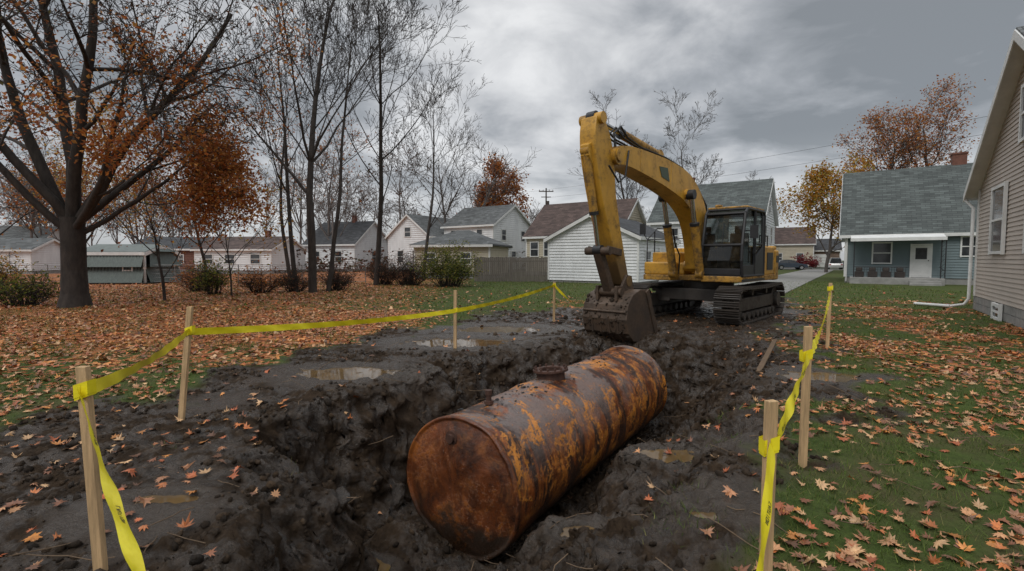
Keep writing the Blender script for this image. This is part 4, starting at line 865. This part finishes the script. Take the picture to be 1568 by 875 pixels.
mb=MB(); SCL=[(5.98,4.32,.22),(5.9,4.02,.50),(5.78,3.58,.64),(5.62,2.85,.52),(5.38,2.17,.42),(5.13,1.55,.34),(4.93,1.12,.26)]
plate(SCL,-.18,.18,mb); mb.tube([(5.96,-.25,4.27),(5.96,.25,4.27)],.11,16); mb.tube([(4.93,-.26,1.14),(4.93,.26,1.14)],.11,16); mb.tube([(5.42,-.27,3.63),(5.42,.27,3.63)],.17,18); mb.prism([(6.02,3.85),(6.25,3.75),(6.22,3.55),(6.02,3.3)],-.1,.1)
mb.obj('stick',cyl_low,EX,.02)
def cyl(name,a,c_,y,r,f=.55):
    a=Vector((a[0],y,a[1]));c_=Vector((c_[0],y,c_[1])); m_=a.lerp(c_,f); mb=MB(); mb.tube([a,m_],r,16,0); mb.tube([m_,m_+(c_-a).normalized()*.07],r*1.12,16,1); mb.tube([m_,c_],r*.55,12,2); mb.tube([a+Vector((0,-.09,0)),a+Vector((0,.09,0))],r*1.15,12,0); mb.tube([c_+Vector((0,-.09,0)),c_+Vector((0,.09,0))],r*1.15,12,1)
    mb.obj(name,[cyd,blackp,chrome],EX)
for s in(-1,1): cyl('boom_cylinder',(1.5,1.22),(2.15,3.18),s*.36,.105,.62)
cyl('stick_cylinder',(3.25,4.02),(5.96,4.31),0,.10,.6)
cyl('bucket_cylinder',(6.16,3.65),(5.72,1.78),0,.085,.6)
mb=MB()
for s in(-1,1): mb.obox((5.48,s*.22,1.76),(.26,0,.03),(0,.025,0),(-.01,0,.07)); 
v=Vector((5.3,0,.95))-Vector((5.72,0,1.76)); mb.obox((Vector((5.3,0,.95))+Vector((5.72,0,1.76)))/2,v/2,(0,.09,0),Vector((v.z,0,-v.x)).normalized()*.08)
mb.tube([(5.72,-.28,1.76),(5.72,.28,1.76)],.08,14); mb.tube([(5.3,-.3,.93),(5.3,.3,.93)],.085,14); mb.obj('bucket_linkage',bk,EX,.01)
bp=[(4.62,.96),(4.95,.98),(5.26,.88),(5.44,.68),(5.50,.40),(5.42,.12),(5.20,-.06),(4.85,-.1),(4.5,-.04),(4.28,.06)]
mb=MB(); n=len(bp); hw=.50
arr=np.array(bp); inn=arr+np.stack([-(arr[:,0]-4.8),-(arr[:,1]-.45)],1)*.075
ring_=[tuple(p) for p in arr]+[tuple(p) for p in inn[::-1]]; mb.prism(ring_,-hw,hw)
for s in(-1,1): mb.prism(bp,s*hw-.02,s*hw+.02); mb.prism([(4.16,.02),(4.31,0),(4.75,.92),(4.62,.98)],s*(hw+.025)-.02,s*(hw+.025)+.02)
for k in range(5):
    y=-.40+k*.20; mb.add([(4.34,y-.06,.1),(4.34,y+.06,.1),(4.34,y+.06,-.02),(4.34,y-.06,-.02),(4.04,y-.03,.05),(4.04,y+.03,.05),(4.04,y+.03,.02),(4.04,y-.03,.02)],[(0,1,2,3),(7,6,5,4),(0,4,5,1),(1,5,6,2),(2,6,7,3),(3,7,4,0)])
for s in(-1,1):
    mb.prism([(4.72,.95),(4.82,1.25),(5.02,1.28),(5.2,1.05),(5.42,1.06),(5.42,.75),(5.1,.9)],s*.22-.03,s*.22+.03)
for x,z in((5.48,.55),(5.40,.2)): mb.tube([(x,-hw,z),(x,hw,z)],.03,6)
for y in(-.3,-.1,.1,.3): mb.prism([(5.52,.45),(5.44,.1),(5.22,-.09),(5.18,-.05),(5.4,.13),(5.47,.45)],y-.02,y+.02)
mb.obj('bucket',bk,EX,.012)
PM=[];SM=[]
for i in range(420):
    if i<230: y=R.uniform(-.50,.50); k=R.uniform(2,7.9); j=int(k); f=k-j; a=bp[j];c_=bp[j+1]; PM.append((a[0]+(c_[0]-a[0])*f,y,a[1]+(c_[1]-a[1])*f)); SM.append(.012+.035*R.random()**3)
    else: s_=R.choice((-1,1)); PM.append((R.uniform(-1.9,2.0),s_*1.2+R.uniform(-.32,.32),R.uniform(-.02,.08))); SM.append(.02+.05*R.random()**3)
PM=np.array(PM);SM=np.array(SM); nM=len(PM)
Lc=np.repeat(ico[None],nM,0)*rng.uniform(.6,1.3,(nM,12,1))*rng.uniform(.7,1.3,(nM,1,3))*SM[:,None,None]+PM[:,None,:]
np_mesh('caked_mud',Lc.reshape(-1,3),(icf[None]+(np.arange(nM)*12)[:,None,None]).reshape(-1,3),clm,np.tile((.034,.023,.015),(nM*12,1)),parent=EX,smooth=True)
mb=MB()
for s in(-.14,-.07,.07,.14):
    mb.tube([(.7,s,1.6),(.45,s,2.4),(.62,s,3.05),(1.35,s,3.55),(2.2,s,3.85),(3.1,s,3.96),(4.3,s,4.0),(4.95,s*1.3,4.08),(5.3,s*1.6,4.23),(5.55,s*1.6,4.05),(5.5,s*1.6,3.8)],.022,6)
for s in(-.24,.24): mb.tube([(5.0,s,3.8),(5.25,s*1.3,3.25),(5.5,s*1.3,3.1),(5.75,s,3.4)],.02,6)
for s in(-.3,.3): mb.tube([(1.3,s,1.2),(1.25,s,1.7),(1.55,s,2.0),(1.7,s,2.4)],.02,6)
mb.obj('hydraulic_hoses',rub,EX)
mb=MB(); 
for s in(-1,1):
    yy=s*.235; mb.prism([(3.1,3.4),(3.5,3.46),(3.62,3.68),(3.2,3.70)],min(yy,yy+s*.006),max(yy,yy+s*.006))
mb.obj('decal',mat('decal_dark',(.05,.07,.04),.5),EX)
# ------------------------------------------------------------------ world / light / camera
w=bpy.data.worlds.new('World'); S.world=w; w.use_nodes=True; nt=w.node_tree; bg=nt.nodes['Background']
sky=nt.nodes.new('ShaderNodeTexSky'); sky.sky_type='NISHITA'; sky.sun_disc=False; sky.sun_elevation=rad(50); sky.sun_rotation=rad(-140)
tc=nt.nodes.new('ShaderNodeTexCoord').outputs['Generated']; sx=nt.nodes.new('ShaderNodeSeparateXYZ'); nt.links.new(tc,sx.inputs[0])
zc=math_(nt,'ADD',math_(nt,'MAXIMUM',sx.outputs[2],0.0),.22); cb=nt.nodes.new('ShaderNodeCombineXYZ')
nt.links.new(math_(nt,'DIVIDE',sx.outputs[0],zc),cb.inputs[0]); nt.links.new(math_(nt,'DIVIDE',sx.outputs[1],zc),cb.inputs[1])
c1=noise(nt,cb.outputs[0],.9,8,.52,.5); c2=noise(nt,cb.outputs[0],2.8,7,.55,.4)
cl=math_(nt,'ADD',math_(nt,'MULTIPLY',c1,.66),math_(nt,'MULTIPLY',c2,.34))
dt=nt.nodes.new('ShaderNodeVectorMath'); dt.operation='DOT_PRODUCT'; nt.links.new(tc,dt.inputs[0]); dt.inputs[1].default_value=Vector((.16,1,.45)).normalized()
glow=ramp(nt,dt.outputs['Value'],[(.88,0),(1,1)])
dt2=nt.nodes.new('ShaderNodeVectorMath'); dt2.operation='DOT_PRODUCT'; nt.links.new(tc,dt2.inputs[0]); dt2.inputs[1].default_value=Vector((.70,1,.5)).normalized()
dk=ramp(nt,dt2.outputs['Value'],[(.86,0),(1,1)])
cl=math_(nt,'SUBTRACT',math_(nt,'ADD',cl,math_(nt,'MULTIPLY',glow,.05)),math_(nt,'MULTIPLY',dk,.045))
cc=ramp(nt,cl,[(.40,(2.1,2.25,2.4)),(.47,(3.3,3.45,3.65)),(.53,(4.9,5.0,5.15)),(.62,(7.2,7.25,7.3))])
hz=ramp(nt,sx.outputs[2],[(0,1),(.22,0)]); cc=mixc(nt,math_(nt,'MULTIPLY',hz,.6),cc,(5.0,5.15,5.3))
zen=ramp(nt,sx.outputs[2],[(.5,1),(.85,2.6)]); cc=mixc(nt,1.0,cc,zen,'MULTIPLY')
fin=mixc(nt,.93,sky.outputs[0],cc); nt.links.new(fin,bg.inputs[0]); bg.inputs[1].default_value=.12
sun=bpy.data.lights.new('sun','SUN'); sun.energy=1.2; sun.angle=rad(25); sun.color=(1,.97,.92); so=bpy.data.objects.new('sun',sun); link(so)
az=rad(-140); el=rad(50); dv=Vector((math.sin(az)*math.cos(el),math.cos(az)*math.cos(el),math.sin(el))); so.rotation_euler=dv.to_track_quat('Z','Y').to_euler()
cam=bpy.data.cameras.new('camera'); cam.lens=17.0; cam.sensor_width=36; cam.clip_end=2000; cam.clip_start=.05; co=bpy.data.objects.new('camera',cam); link(co)
co.location=(0,0,1.6); co.rotation_euler=(rad(90-3.13),0,0); S.camera=co
